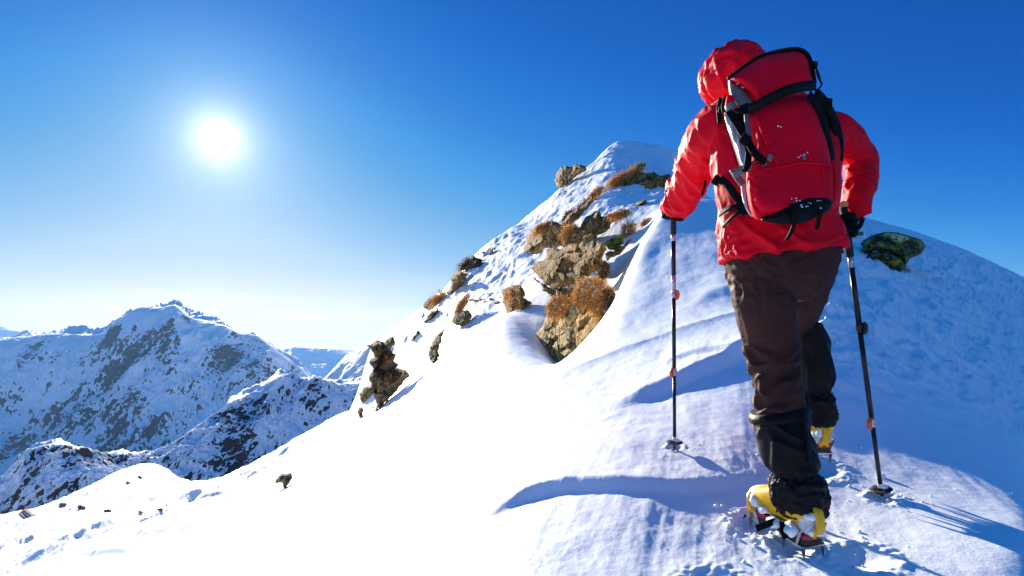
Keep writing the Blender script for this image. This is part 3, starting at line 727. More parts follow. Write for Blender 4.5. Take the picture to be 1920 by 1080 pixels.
# (outline, label, material, anchor pixel for its distance, seed, thickness, group)
ROCKS = [
 ([(1040,339),(1042,328),(1047,320),(1053,313),(1060,310),(1073,312),(1080,308),(1088,307),(1096,311),(1100,317),(1087,327),(1070,340),(1060,347),(1050,354),(1043,349)], 'blocky grey brown outcrop on the skyline just below the snowy summit', 'rock_grey', (1085,332), 11, 0.5, SK),
 ([(1133,386),(1137,363),(1157,347),(1180,343),(1207,340),(1240,331),(1254,333),(1253,347),(1227,363),(1207,374),(1190,388),(1173,396),(1153,394)], 'large brown overhanging slab high on the slope, beside the left sleeve', 'rock_brown', (1160,395), 12, 0.4, GR),
 ([(1152,349),(1157,336),(1175,330),(1193,322),(1227,322),(1257,327),(1257,334),(1232,340),(1193,346)], 'mossy dark green ledge on top of the brown overhanging slab', 'rock_green', (1200,346), 13, 0.5, GR),
 ([(983,474),(984,458),(990,440),(1000,430),(1013,420),(1025,416),(1037,414),(1053,422),(1077,424),(1090,433),(1086,453),(1062,464),(1040,466),(1023,465),(1007,477),(993,477)], 'craggy brown and grey outcrop left of the green patched crag', 'rock_grey', (1005,476), 14, 0.5, GR),
 ([(1081,449),(1089,422),(1107,403),(1116,396),(1123,391),(1127,405),(1143,401),(1160,398),(1178,393),(1181,400),(1164,409),(1147,418),(1137,434),(1120,442),(1100,454),(1088,456)], 'yellow green patched crag between the large slab and the brown ledge', 'rock_green', (1100,452), 15, 0.45, GR),
 ([(995,503),(1000,495),(1007,490),(1023,482),(1024,468),(1040,464),(1060,462),(1085,459),(1103,457),(1128,454),(1133,474),(1130,493),(1123,507),(1103,519),(1080,534),(1053,541),(1030,536),(1020,532),(1010,519)], 'big speckled brown slab jutting out above the tan cliff', 'rock_brown', (1050,541), 16, 0.5, GR),
 ([(1100,457),(1122,452),(1135,456),(1137,470),(1129,476),(1131,490),(1122,500),(1112,486),(1106,472)], 'bright green lichen covered end of the big speckled slab', 'rock_lich', (1120,500), 17, 0.6, GR),
 ([(1133,455),(1147,446),(1160,441),(1174,444),(1168,457),(1155,469),(1142,468)], 'small yellow green block right of the big speckled slab', 'rock_lich', (1150,470), 18, 0.5, GR),
 ([(999,655),(1003,640),(1008,622),(1022,597),(1028,580),(1048,572),(1076,570),(1079,610),(1079,680),(1060,700),(1034,712),(1014,690)], 'tall tan cracked cliff, its left pillar, standing in the snow scoop', 'rock_tan', (1040,690), 19, 0.35, GR),
 ([(1077,568),(1090,545),(1104,540),(1118,560),(1145,560),(1154,590),(1140,640),(1105,690),(1077,690)], 'tall tan cracked cliff, its right pillar, under the largest grass tuft', 'rock_tan', (1085,650), 20, 0.40, GR),
 ([(1040,541),(1060,538),(1080,533),(1086,560),(1070,575),(1052,570)], 'shadowed pink brown block wedged under the big speckled slab', 'rock_grey', (1065,575), 21, 0.5, GR),
 ([(942,567),(943,544),(950,538),(962,535),(978,535),(984,547),(981,559),(990,564),(998,569),(984,583),(969,597),(957,602),(949,600),(949,582)], 'brown and green boulder sitting alone left of the tan cliff', 'rock_brown', (960,600), 22, 0.55, GR),
 ([(847,603),(850,593),(856,585),(866,581),(876,581),(884,589),(881,602),(866,613),(855,610)], 'rounded dark green boulder below a brown grass streak', 'rock_green', (866,613), 23, 0.55, GR),
 ([(803,660),(806,648),(812,637),(820,626),(829,619),(836,610),(828,632),(824,650),(824,668),(812,682),(805,672)], 'narrow upright green boulder at the edge of the white slope', 'rock_green', (813,681), 24, 0.6, GR),
 ([(768,641),(774,630),(780,620),(789,617),(783,630),(777,638)], 'small brown sliver of rock above the narrow green boulder', 'rock_dark', (772,641), 25, 0.6, GR),
 ([(791,575),(797,565),(803,559),(812,554),(824,552),(831,557),(823,567),(810,573),(800,580)], 'low brown outcrop at the foot of the skyline row', 'rock_dark', (801,580), 26, 0.6, SK),
 ([(835,555),(844,541),(844,522),(850,512),(858,508),(870,512),(880,515),(873,527),(864,537),(854,546),(842,553)], 'craggy tan and brown outcrop midway along the skyline row', 'rock_grey', (850,549), 27, 0.55, SK),
 ([(862,508),(866,498),(876,490),(889,479),(900,484),(908,487),(901,502),(890,506),(879,504)], 'dark ledge with a snowy top at the upper end of the skyline row', 'rock_dark', (880,507), 28, 0.5, SK),
 ([(912,476),(918,468),(926,463),(930,466),(922,473),(916,480)], 'small dark stone uphill of the skyline row', 'rock_dark', (917,480), 29, 0.6, SK),
 ([(791,604),(800,592),(809,582),(823,577),(817,590),(803,602)], 'slim green brown rock under the low skyline outcrop', 'rock_dark', (797,604), 30, 0.6, GR),
 ([(698,696),(712,690),(728,692),(748,690),(762,693),(768,706),(748,725),(737,740),(718,760),(703,773),(707,752),(706,734),(699,715)], 'brown block jutting right from the foot of the dark jagged cliff', 'rock_grey', (712,765), 33, 0.5, SK),
 ([(687,648),(704,637),(722,641),(738,629),(741,645),(733,655),(743,665),(738,676),(747,683),(738,695),(740,712),(728,742),(710,771),(704,748),(696,722),(694,702),(700,690),(692,680),(702,668),(696,656)], 'dark jagged rock cliff at the left edge of the slope above the valley', 'rock_dark', (712,768), 71, 0.35, SK),
 ([(673,738),(680,730),(687,725),(699,722),(696,742),(690,750),(682,756)], 'ochre yellow rock at the left foot of the dark cliff', 'ochre', (685,752), 34, 0.6, SK),
 ([(668,773),(673,765),(678,763),(682,770),(673,786)], 'small greenish stone below the ochre rock', 'rock_green', (674,785), 35, 0.6, SK),
 ([(510,910),(517,899),(525,890),(536,888),(546,885),(548,896),(541,908),(534,918),(530,906),(520,906)], 'lone green brown rock far down on the white slope', 'rock_green', (532,917), 36, 0.6, None),
 ([(1050,424),(1060,410),(1072,398),(1090,388),(1104,374),(1112,372),(1106,386),(1092,402),(1078,414),(1066,426)], 'thin rusty ledge climbing from the craggy outcrop towards the round tuft', 'rock_grey', (1060,424), 62, 0.5, GR),
 ([(1076,424),(1092,428),(1092,446),(1086,460),(1066,466),(1068,448)], 'dark brown block joining the craggy outcrop to the green crag', 'rock_brown', (1080,460), 61, 0.5, GR),
 ([(1146,404),(1158,398),(1176,388),(1196,380),(1210,372),(1214,380),(1196,392),(1176,402),(1160,412)], 'rusty brown ledge under the overhanging slab', 'rock_brown', (1165,410), 63, 0.5, GR),
 ([(1126,492),(1136,488),(1144,500),(1138,520),(1126,534),(1112,528),(1116,514)], 'dark brown broken rock under the green end of the big slab', 'rock_dark', (1120,530), 64, 0.5, GR),
 ([(1000,520),(1016,530),(1034,540),(1050,548),(1056,566),(1040,566),(1030,552),(1016,544)], 'orange brown underside rim of the big speckled slab', 'rock_brown', (1040,560), 65, 0.5, GR),
 ([(1134,476),(1150,472),(1164,462),(1180,444),(1186,450),(1170,468),(1152,482),(1138,490)], 'low brown ledge in the snow right of the big slab', 'rock_grey', (1150,482), 66, 0.5, GR),
]
BACK_Y = {}
CEN = {}
SKEW = {19: -2.3, 20: -2.3, 16: -2.3, 17: -2.0, 12: -1.4, 15: -1.8, 11: -2.0, 27: -2.0, 14: -2.3, 22: -2.2}
YMIN = {61: 12.5, 62: 13.0, 63: 15.0, 64: 10.5, 65: 9.5, 66: 10.0, 12: 18.0, 13: 18.0, 14: 13.0, 15: 13.0, 16: 10.5, 17: 10.5, 18: 10.5, 19: 8.6, 20: 8.6, 21: 9.5, 22: 12.5}
DEPTH = {61: 14.6, 62: 16.0, 63: 18.2, 64: 12.4, 65: 11.0, 66: 12.2, 12: 20.6, 13: 20.3, 14: 15.4, 15: 15.2, 16: 12.2, 17: 11.9, 18: 12.6, 19: 9.7, 20: 9.6, 21: 10.4, 22: 14.0}
for pts, label, mat, anc, seed, th, grp in ROCKS:
    if seed == 71: th = 0.3
    o, yy_ = make_rock('rock_outcrop', pts, label, M[mat], y=DEPTH.get(seed), anchor=anc, thick=th, seed=seed, group=grp, ang=0.65, ymin=YMIN.get(seed, 3.0), skew=SKEW.get(seed))
    CEN[seed] = (np.array(pts, float).mean(0), yy_)
    BACK_Y[seed] = yy_
# the mossy boulder pair in the shade to the right of the walker
mb, my = make_rock('mossy_boulder', [(1613,456),(1621,449),(1632,442),(1645,438),(1657,435),(1685,436),(1698,440),(1710,444),(1727,449),(1737,462),(1727,476),(1707,484),(1697,499),(1690,485),(1668,473),(1643,470),(1621,476)],
                   'mossy dark boulder with a pale yellow top, upper of the pair right of the walker', M['rock_moss'], anchor=(1700,500), thick=0.5, seed=51, group='pair of mossy boulders', ang=0.2, skew=-0.3, fac=(0.40, 0.20), rough=0.05, blocky=0.55)
make_rock('lichen_patch', [(1655,440),(1662,436),(1684,437),(1698,441),(1709,445),(1694,451),(1684,455),(1674,449)], 'pale yellow lichen patch', M['lichen_yellow'], y=my, thick=0.55, seed=52, blocky=0.3, cell=1.4, skew=-0.3)[0].name = 'lichen_patch'
lp = bpy.data.objects['lichen_patch']
for k in ('category', 'group'):
    if k in lp: del lp[k]
lp.parent = mb
lp.location = W(1682, 446, my - 0.34) - mb.location
make_rock('mossy_boulder', [(1619,492),(1621,478),(1632,474),(1643,471),(1671,474),(1690,484),(1697,499),(1703,518),(1682,511),(1672,515),(1660,519),(1645,515),(1627,508)],
          'dark rounded boulder, lower of the mossy pair right of the walker', M['rock_moss'], y=my - 0.12, thick=0.5, seed=53, group='pair of mossy boulders', ang=0.2, skew=-0.3, fac=(0.40, 0.20), rough=0.05, blocky=0.55)
make_rock('snowy_stone', [(1577,434),(1590,429),(1606,430),(1620,434),(1618,442),(1600,446),(1582,441)], 'small dark stone seen behind the right gloved hand', M['rock_moss'], anchor=(1600,446), thick=0.5, seed=54)

def tuft_y(seed, d=0.15):
    return BACK_Y[seed] - d
TUFTS = [
 ([(1077,570),(1080,540),(1092,525),(1112,520),(1132,530),(1150,545),(1152,565),(1140,588),(1118,592),(1100,570),(1088,578)], 'largest golden brown grass tuft hanging over the tan cliff', 20, 0.45, 1500, 0.26, 'grass'),
 ([(1028,592),(1029,570),(1038,560),(1050,554),(1066,560),(1075,574),(1074,590),(1060,594),(1045,592)], 'orange brown grass tuft capping the left tan pillar', 19, 0.35, 800, 0.20, 'grass'),
 ([(1120,515),(1130,500),(1140,492),(1142,508),(1134,522),(1124,524)], 'dark twiggy heather between the slab and the white slope', 16, 0.1, 260, 0.16, 'grass_dark'),
 ([(1130,545),(1145,540),(1153,550),(1150,572),(1140,575)], 'dark heather edge at the right of the largest grass tuft', 20, 0.30, 300, 0.14, 'grass_dark'),
 ([(1000,440),(1010,424),(1030,416),(1050,424),(1040,436),(1020,434)], 'rusty grass on the craggy outcrop left of the green crag', 14, 0.25, 450, 0.22, 'grass'),
 ([(1052,440),(1062,425),(1080,424),(1088,440),(1078,458),(1064,460)], 'rusty grass between the craggy outcrop and the green crag', 14, 0.25, 450, 0.22, 'grass'),
 ([(1143,347),(1150,335),(1170,325),(1192,318),(1200,324),(1180,334),(1160,344)], 'long brown grass strip above the mossy ledge', 13, 0.15, 420, 0.30, 'grass'),
 ([(1186,318),(1196,310),(1209,306),(1204,316),(1192,322)], 'small greenish grass tip highest of all the tufts', 13, 0.1, 160, 0.2, 'moss'),
 ([(1180,394),(1186,382),(1204,372),(1214,368),(1206,384),(1190,396)], 'tan grass under the right end of the brown slab', 12, 0.2, 260, 0.26, 'grass'),
 ([(1106,370),(1112,360),(1124,352),(1133,353),(1124,364),(1112,372)], 'small round brown tuft alone in the snow above the crags', None, (1118,372), 240, 0.20, 'grass'),
 ([(1055,412),(1062,398),(1082,390),(1100,372),(1106,376),(1092,396),(1076,408),(1062,416)], 'thin brown heather streak running up from the craggy outcrop', None, (1065,414), 420, 0.18, 'grass_dark'),
 ([(1140,402),(1160,396),(1176,392),(1182,398),(1165,408),(1148,410)], 'rusty grass along the top of the green patched crag', 15, 0.25, 280, 0.2, 'grass'),
 ([(1164,440),(1168,424),(1180,418),(1192,420),(1190,434),(1178,442)], 'brown bushy tuft right of the small yellow green block', None, (1176,442), 300, 0.16, 'grass'),
 ([(1201,421),(1206,413),(1216,409),(1223,412),(1214,421)], 'small pale brown tuft on the white slope below the sleeve', None, (1210,421), 180, 0.13, 'grass'),
 ([(943,560),(946,542),(958,536),(976,536),(980,548),(966,556),(956,566)], 'orange grass on top of the boulder left of the tan cliff', 22, 0.2, 170, 0.16, 'grass'),
 ([(966,578),(978,566),(992,566),(986,580),(972,590)], 'orange grass on the right flank of the lone boulder', 22, 0.25, 90, 0.14, 'grass'),
 ([(857,582),(862,570),(872,560),(882,553),(878,566),(870,576),(862,584)], 'narrow brown grass streak above the rounded green boulder', 23, 0.2, 260, 0.3, 'grass'),
 ([(812,566),(822,556),(838,548),(840,554),(828,562)], 'rusty grass between two outcrops of the skyline row', 26, 0.2, 200, 0.3, 'grass'),
 ([(864,500),(872,492),(884,484),(880,492),(870,502)], 'thin brown grass along the upper skyline ledge', 28, 0.15, 140, 0.25, 'grass_dark'),
]
for i, (pts, label, sd, dy, n, ln, mt) in enumerate(TUFTS):
    if sd:
        (rcx, rcy), ry_ = CEN[sd]; tc_ = np.array(pts, float).mean(0)
        y = float(np.clip(DEPTHS[sd]((tc_[0] - rcx) * ry_ / F, (rcy - tc_[1]) * ry_ / F), ry_ - 1.5, ry_ + 1.5)) - dy
    else:
        y = ground_at(*dy) - 0.02
    grass_tuft(pts, label, y, n=n, length=0.75 * ln * y / 12.0, droop=0.9, mat=mt, seed=100 + i, name='heather' if mt == 'grass_dark' else 'grass_tuft', cat='heather' if mt == 'grass_dark' else 'grass tuft')

# pebbles and small stones
def stones(spots, label, seed, group, mats=('rock_dark',), each=None):
    rng = np.random.default_rng(seed)
    for i, (px, py, r) in enumerate(spots):
        k = rng.integers(5, 8); a0 = rng.uniform(0, 6.28)
        pts = [(px + r * (1.3 * math.cos(a0 + 6.283 * j / k)) * rng.uniform(0.7, 1.2), py + r * 0.7 * math.sin(a0 + 6.283 * j / k) * rng.uniform(0.7, 1.2)) for j in range(k)]
        o, _ = make_rock('small_stone', pts, each[i] if each else label, M[mats[i % len(mats)]], y=ground_at(px, py + r * 0.5), thick=0.6, seed=seed + i, group=group, cell=1.6)
        o['category'] = 'stone'
stones([(884,563,4), (893,564,5), (902,562,5), (911,566,4), (920,561,5), (930,567,6), (938,558,3), (925,550,3), (906,553,3), (890,568,3), (914,551,2.5)],
       'small dark stone in the broken line across the snow left of the lone boulder', 300, 'line of small stones in the snow')
stones([(890,485,4), (897,478,3), (905,474,3.5), (920,472,3), (931,458,3)], 'small dark stone in the chain above the skyline ledge', 330, 'chain of small stones above the skyline ledge')
stones([(117,946,7), (152,951,7), (131,955,3), (203,958,6), (263,960,5), (300,955,5), (262,895,4), (240,905,4)], None, 360, 'stones scattered over the lower snow shelf', ('rock_grey', 'rock_dark'),
       ['flat brown stone at the edge of the lower snow shelf', 'wedge shaped grey stone right of the flat brown stone on the shelf', 'tiny stone between the flat stone and the wedge shaped stone', 'low stone in the middle of the lower snow shelf',
        'small brown stone right of the middle of the lower shelf', 'small stone nearest the gully on the lower shelf', 'tiny stone near the far rim of the snow shelf, the higher of two', 'tiny stone near the far rim of the snow shelf, the lower of two'])
stones([(1109,378,4), (1117,374,3)], 'tiny brown stone poking from the snow on the left skyline', 380, 'two tiny stones near the skyline')

# a small reddish frame, snow lying inside it, sunk in the lower snowfield
def snow_frame():
    yf = ground_at(52, 972)
    A, B, C, D = W(38, 966, yf + 1.5), W(48, 961, yf + 1.9), W(66, 975, yf + 0.1), W(57, 981, yf - 0.2)
    root = bpy.data.objects.new('wooden_frame', None); COL.objects.link(root); root.location = W(52, 974, yf)
    tag(root, 'small reddish wooden frame lying tilted in the lower left snow, snow inside', 'wooden frame')
    o = root.location.copy()
    V, Fc = [], []
    lift = Vector((0, 0, 0.28))
    def beam(p, q, w=0.13, h=0.30):
        d = (q - p).normalized(); s = d.cross(Vector((0, 0, 1))).normalized() * w; i = len(V)
        for c in (p - d * 0.05, q + d * 0.05):
            for a, b in ((-1, 0), (1, 0), (1, 1), (-1, 1)): V.append(c + s * a + Vector((0, 0, h * b)) - o)
        for k in range(4): Fc.append((i + k, i + (k + 1) % 4, i + 4 + (k + 1) % 4, i + 4 + k))
        Fc.append((i + 3, i + 2, i + 1, i)); Fc.append((i + 4, i + 5, i + 6, i + 7))
    wood, nt, b, L = new_mat('weathered_red_wood')
    tc = N(nt, 'ShaderNodeTexCoord'); n = N(nt, 'ShaderNodeTexNoise', ins={'Scale': 5.0, 'Detail': 5.0}); L(tc.outputs['Object'], n.inputs['Vector'])
    r = ramp(nt, ((0.3, (0.20, 0.07, 0.05)), (0.7, (0.42, 0.17, 0.14)))); L(n.outputs[0], r.inputs[0]); L(r.outputs[0], b.inputs['Base Color']); b.inputs['Roughness'].default_value = 0.8
    for p, q in ((A, B), (B, C), (D, A)):
        V, Fc = [], []
        beam(p, q); mesh_obj('rail', V, Fc, wood, root, smooth=False)
    V, Fc = [], []
    beam(C, D, 0.3, 0.42); mesh_obj('end_block', V, Fc, wood, root, smooth=False)
    n_ = 10; V = []; Fc = []
    for i in range(n_ + 1):
        for j in range(n_ + 1):
            u, v = i / n_, j / n_
            V.append((A * (1 - u) + B * u) * (1 - v) + (D * (1 - u) + C * u) * v + Vector((0, 0, 0.10 + 0.16 * math.sin(math.pi * u) ** 0.5)) - o)
    for i in range(n_):
        for j in range(n_):
            a = i * (n_ + 1) + j; Fc.append((a, a + 1, a + n_ + 2, a + n_ + 1))
    mesh_obj('snow_filling', V, Fc, M['snow'], root)
snow_frame()
# ------------------------------------------------------------------ the walker: helpers
def cloth_mat(name, col, rough=0.5, spec=0.4, bump=0.25, scale=1.0, weave=900.0, var=0.12, sheen=0.0):
    m, nt, b, L = new_mat(name)
    b.inputs['Roughness'].default_value = rough
    b.inputs['Specular IOR Level'].default_value = spec
    if sheen:
        b.inputs['Sheen Weight'].default_value = sheen
    tc = N(nt, 'ShaderNodeTexCoord')
    n = N(nt, 'ShaderNodeTexNoise', ins={'Scale': 7.0 * scale, 'Detail': 4.0}); L(tc.outputs['Object'], n.inputs['Vector'])
    r = ramp(nt, ((0.3, tuple(v * (1 - var) for v in col)), (0.7, tuple(min(1, v * (1 + var)) for v in col)))); L(n.outputs[0], r.inputs[0])
    L(r.outputs[0], b.inputs['Base Color'])
    n2 = N(nt, 'ShaderNodeTexNoise', ins={'Scale': 28.0 * scale, 'Detail': 4.0, 'Distortion': 0.8}); L(tc.outputs['Object'], n2.inputs['Vector'])
    n3 = N(nt, 'ShaderNodeTexNoise', ins={'Scale': weave, 'Detail': 1.0}); L(tc.outputs['Object'], n3.inputs['Vector'])
    b1 = N(nt, 'ShaderNodeBump', ins={'Strength': bump, 'Distance': 0.012}); L(n2.outputs[0], b1.inputs['Height'])
    b2 = N(nt, 'ShaderNodeBump', ins={'Strength': bump * 0.5, 'Distance': 0.0008}); L(n3.outputs[0], b2.inputs['Height']); L(b1.outputs[0], b2.inputs['Normal'])
    L(b2.outputs[0], b.inputs['Normal'])
    return m
def plain_mat(name, col, rough=0.5, metal=0.0, spec=0.5, noise=0.1, scale=60.0):
    m, nt, b, L = new_mat(name)
    b.inputs['Metallic'].default_value = metal
    b.inputs['Specular IOR Level'].default_value = spec
    tc = N(nt, 'ShaderNodeTexCoord')
    n = N(nt, 'ShaderNodeTexNoise', ins={'Scale': scale, 'Detail': 4.0, 'Roughness': 0.6}); L(tc.outputs['Object'], n.inputs['Vector'])
    r = ramp(nt, ((0.3, tuple(v * (1 - noise) for v in col)), (0.7, tuple(min(1, v * (1 + noise)) for v in col)))); L(n.outputs[0], r.inputs[0])
    L(r.outputs[0], b.inputs['Base Color'])
    rr = N(nt, 'ShaderNodeMapRange', ins={1: 0.3, 2: 0.7, 3: rough * 0.8, 4: min(1, rough * 1.2)}); L(n.outputs[0], rr.inputs[0]); L(rr.outputs[0], b.inputs['Roughness'])
    return m
M['red_shell'] = cloth_mat('red_shell_fabric', (0.72, 0.003, 0.017), 0.52, 0.08, 0.08)
M['red_pack'] = cloth_mat('red_pack_fabric', (0.84, 0.003, 0.020), 0.6, 0.08, 0.14, weave=500)
M['trouser'] = cloth_mat('dark_brown_softshell', (0.058, 0.022, 0.018), 0.62, 0.10, 0.2)
M['gaiter'] = cloth_mat('black_gaiter_fabric', (0.0045, 0.0045, 0.006), 0.5, 0.14, 0.25)
M['glove'] = cloth_mat('black_glove', (0.004, 0.004, 0.005), 0.65, 0.1, 0.25)
M['black_web'] = cloth_mat('black_webbing', (0.005, 0.005, 0.005), 0.65, 0.10, 0.15)
M['grey_web'] = cloth_mat('grey_webbing', (0.14, 0.14, 0.14), 0.55, 0.35, 0.2)
M['dark_panel'] = cloth_mat('black_coated_panel', (0.006, 0.0055, 0.0055), 0.55, 0.14, 0.2)
M['skin'] = plain_mat('skin', (0.55, 0.33, 0.25), 0.5)
M['yellow'] = plain_mat('yellow_plastic', (0.86, 0.47, 0.004), 0.4, spec=0.3, noise=0.06)
M['ochre_boot'] = plain_mat('ochre_boot_leather', (0.80, 0.42, 0.008), 0.55, spec=0.2, noise=0.18)
M['steel'] = plain_mat('crampon_steel', (0.42, 0.43, 0.46), 0.32, 0.9, noise=0.2)
M['dark_steel'] = plain_mat('dark_crampon_steel', (0.06, 0.06, 0.07), 0.4, 0.6, noise=0.3)
M['white_shell'] = plain_mat('white_boot_shell', (0.72, 0.72, 0.74), 0.45, noise=0.12)
M['snow_clump'] = snow_mat('stuck_snow', 4.0, 0.5)
M['rubber'] = plain_mat('black_rubber', (0.012, 0.012, 0.013), 0.7)
M['red_stripe'] = plain_mat('red_sole_stripe', (0.42, 0.01, 0.02), 0.5)
M['shaft'] = plain_mat('black_anodised_shaft', (0.022, 0.020, 0.022), 0.3, 0.5)
M['shaft_light'] = plain_mat('silver_shaft_band', (0.50, 0.44, 0.50), 0.35, 0.6)
M['grip'] = plain_mat('black_foam_grip', (0.014, 0.013, 0.013), 0.8)
M['orange'] = plain_mat('orange_lever', (0.80, 0.11, 0.01), 0.4)
M['cork'] = plain_mat('pale_orange_cap', (0.75, 0.36, 0.12), 0.6)

def tube_geo(pts, radii, n=18, caps=True, up=Vector((0, 1, 0)), rot=0.0, power=2.0):
    """closed tapered tube through pts; radii = r or (r across, r along up)"""
    pts = [Vector(p) for p in pts]
    V, Fc = [], []
    rings = []
    m = len(pts)
    def ring(c, a, b, ra, rb):
        i0 = len(V)
        for k in range(n):
            t = 2 * math.pi * k / n + rot
            ct, st = math.cos(t), math.sin(t)
            if power != 2.0:
                ct = math.copysign(abs(ct) ** (2 / power), ct); st = math.copysign(abs(st) ** (2 / power), st)
            V.append(c + a * (ra * ct) + b * (rb * st))
        rings.append(i0)
    for i, p in enumerate(pts):
        d = (pts[min(i + 1, m - 1)] - pts[max(i - 1, 0)]).normalized()
        a = d.cross(up)
        if a.length < 1e-4: a = d.cross(Vector((1, 0, 0)))
        a.normalize(); b = a.cross(d).normalized()
        r = radii[i]; ra, rb = (r if isinstance(r, (tuple, list)) else (r, r))
        if caps and i == 0:
            ring(p - d * min(ra, rb) * 0.30, a, b, ra * 0.55, rb * 0.55)
        ring(p, a, b, ra, rb)
        if caps and i == m - 1:
            ring(p + d * min(ra, rb) * 0.30, a, b, ra * 0.55, rb * 0.55)
    for q in range(len(rings) - 1):
        i, j = rings[q], rings[q + 1]
        for k in range(n):
            k2 = (k + 1) % n
            Fc.append((i + k, i + k2, j + k2, j + k))
    Fc.append(tuple(reversed(range(rings[0], rings[0] + n))))
    Fc.append(tuple(range(rings[-1], rings[-1] + n)))
    return V, Fc

def interp_path(pts, radii, k=4):
    """denser, smooth version of a control path"""
    P = np.array([list(p) for p in pts], float); Rr = np.array([list(r) if isinstance(r, (tuple, list)) else [r, r] for r in radii], float)
    t = np.arange(len(P)); ti = np.linspace(0, len(P) - 1, (len(P) - 1) * k + 1)
    def cr(A):
        out = []
        for x in ti:
            i = min(int(x), len(A) - 2); f = x - i
            p0, p1, p2, p3 = A[max(i - 1, 0)], A[i], A[i + 1], A[min(i + 2, len(A) - 1)]
            out.append(0.5 * (2 * p1 + (p2 - p0) * f + (2 * p0 - 5 * p1 + 4 * p2 - p3) * f * f + (3 * p1 - p0 - 3 * p2 + p3) * f ** 3))
        return np.array(out)
    return [Vector(p) for p in cr(P)], [tuple(np.maximum(r, 1e-4)) for r in cr(Rr)]

def limb(pts, radii, n=20, k=4, **kw):
    p, r = interp_path(pts, radii, k)
    return tube_geo(p, r, n, **kw)

def loft(rings, n=32, power=2.3):
    """stack of level rings: (centre, half width, half depth, tilt)"""
    V, Fc = [], []
    C = np.array([[*r[0], r[1], r[2], r[3]] for r in rings], float)
    t = np.arange(len(C)); ti = np.linspace(0, len(C) - 1, (len(C) - 1) * 4 + 1)
    D = np.stack([pchip(t.astype(float), C[:, j], ti) for j in range(C.shape[1])], 1)
    for r in D:
        for k in range(n):
            a = 2 * math.pi * k / n
            ct, st = math.cos(a), math.sin(a)
            ct = math.copysign(abs(ct) ** (2 / power), ct); st = math.copysign(abs(st) ** (2 / power), st)
            V.append(Vector((r[0] + r[3] * ct, r[1] + r[4] * st, r[2] + r[5] * r[3] * ct)))
    for i in range(len(D) - 1):
        for k in range(n):
            k2 = (k + 1) % n
            Fc.append((i * n + k, i * n + k2, (i + 1) * n + k2, (i + 1) * n + k))
    Fc.append(tuple(reversed(range(n)))); Fc.append(tuple(range((len(D) - 1) * n, len(D) * n)))
    return V, Fc

def ball_geo(c, rx, ry, rz, nu=24, nv=16, rot=None):
    V, Fc = [], []
    for j in range(1, nv):
        ph = math.pi * j / nv
        for i in range(nu):
            th = 2 * math.pi * i / nu
            v = Vector((rx * math.sin(ph) * math.cos(th), ry * math.sin(ph) * math.sin(th), -rz * math.cos(ph)))
            if rot: v = rot @ v
            V.append(Vector(c) + v)
    for j in range(nv - 2):
        for i in range(nu):
            i2 = (i + 1) % nu
            Fc.append((j * nu + i, j * nu + i2, (j + 1) * nu + i2, (j + 1) * nu + i))
    b = Vector((0, 0, -rz)); t = Vector((0, 0, rz))
    if rot: b, t = rot @ b, rot @ t
    V += [Vector(c) + b, Vector(c) + t]; ib, it = len(V) - 2, len(V) - 1
    for i in range(nu):
        i2 = (i + 1) % nu
        Fc.append((ib, i2, i)); Fc.append((it, (nv - 2) * nu + i, (nv - 2) * nu + i2))
    return V, Fc

def join_geo(geos):
    V, Fc = [], []
    for v, f in geos:
        o = len(V); V += list(v); Fc += [tuple(i + o for i in q) for q in f]
    return V, Fc

def box_geo(mat4, sx, sy, sz, bevel=0.0):
    bm = bmesh.new(); bmesh.ops.create_cube(bm, size=1.0)
    for v in bm.verts: v.co = Vector((v.co.x * sx, v.co.y * sy, v.co.z * sz))
    if bevel: bmesh.ops.bevel(bm, geom=list(bm.edges), offset=bevel, segments=2, affect='EDGES', profile=0.5)
    bm.verts.index_update()
    V = [mat4 @ v.co for v in bm.verts]; Fc = [tuple(v.index for v in f.verts) for f in bm.faces]
    bm.free()
    return V, Fc

def merged(name, geos, mat, parent, voxel=0.006, smooth=4, origin=None):
    """one continuous skin over overlapping closed shapes"""
    V, Fc = join_geo(geos)
    me = bpy.data.meshes.new('tmp'); me.from_pydata([tuple(v) for v in V], [], Fc); me.update()
    o = bpy.data.objects.new('tmp', me); COL.objects.link(o)
    r = o.modifiers.new('r', 'REMESH'); r.mode = 'VOXEL'; r.voxel_size = voxel; r.adaptivity = 0.0
    s = o.modifiers.new('s', 'SMOOTH'); s.iterations = smooth; s.factor = 0.5
    bpy.context.view_layer.update()
    dg = bpy.context.evaluated_depsgraph_get()
    out = bpy.data.meshes.new_from_object(o.evaluated_get(dg))
    COL.objects.unlink(o); bpy.data.objects.remove(o); bpy.data.meshes.remove(me)
    out.name = name
    out.materials.clear(); out.materials.append(mat)
    out.polygons.foreach_set('use_smooth', np.ones(len(out.polygons), bool)); out.update()
    q = bpy.data.objects.new(name, out); COL.objects.link(q); q.parent = parent
    return q

def coords(o):
    a = np.empty(len(o.data.vertices) * 3, np.float32); o.data.vertices.foreach_get('co', a)
    n = np.empty(len(o.data.vertices) * 3, np.float32); o.data.vertices.foreach_get('normal', n)
    return a.reshape(-1, 3).astype(float), n.reshape(-1, 3).astype(float)
def set_coords(o, P):
    o.data.vertices.foreach_set('co', P.astype(np.float32).ravel()); o.data.update()

def px_of(P):
    return 960 + P[:, 0] / P[:, 1] * F, HZ - P[:, 2] / P[:, 1] * F

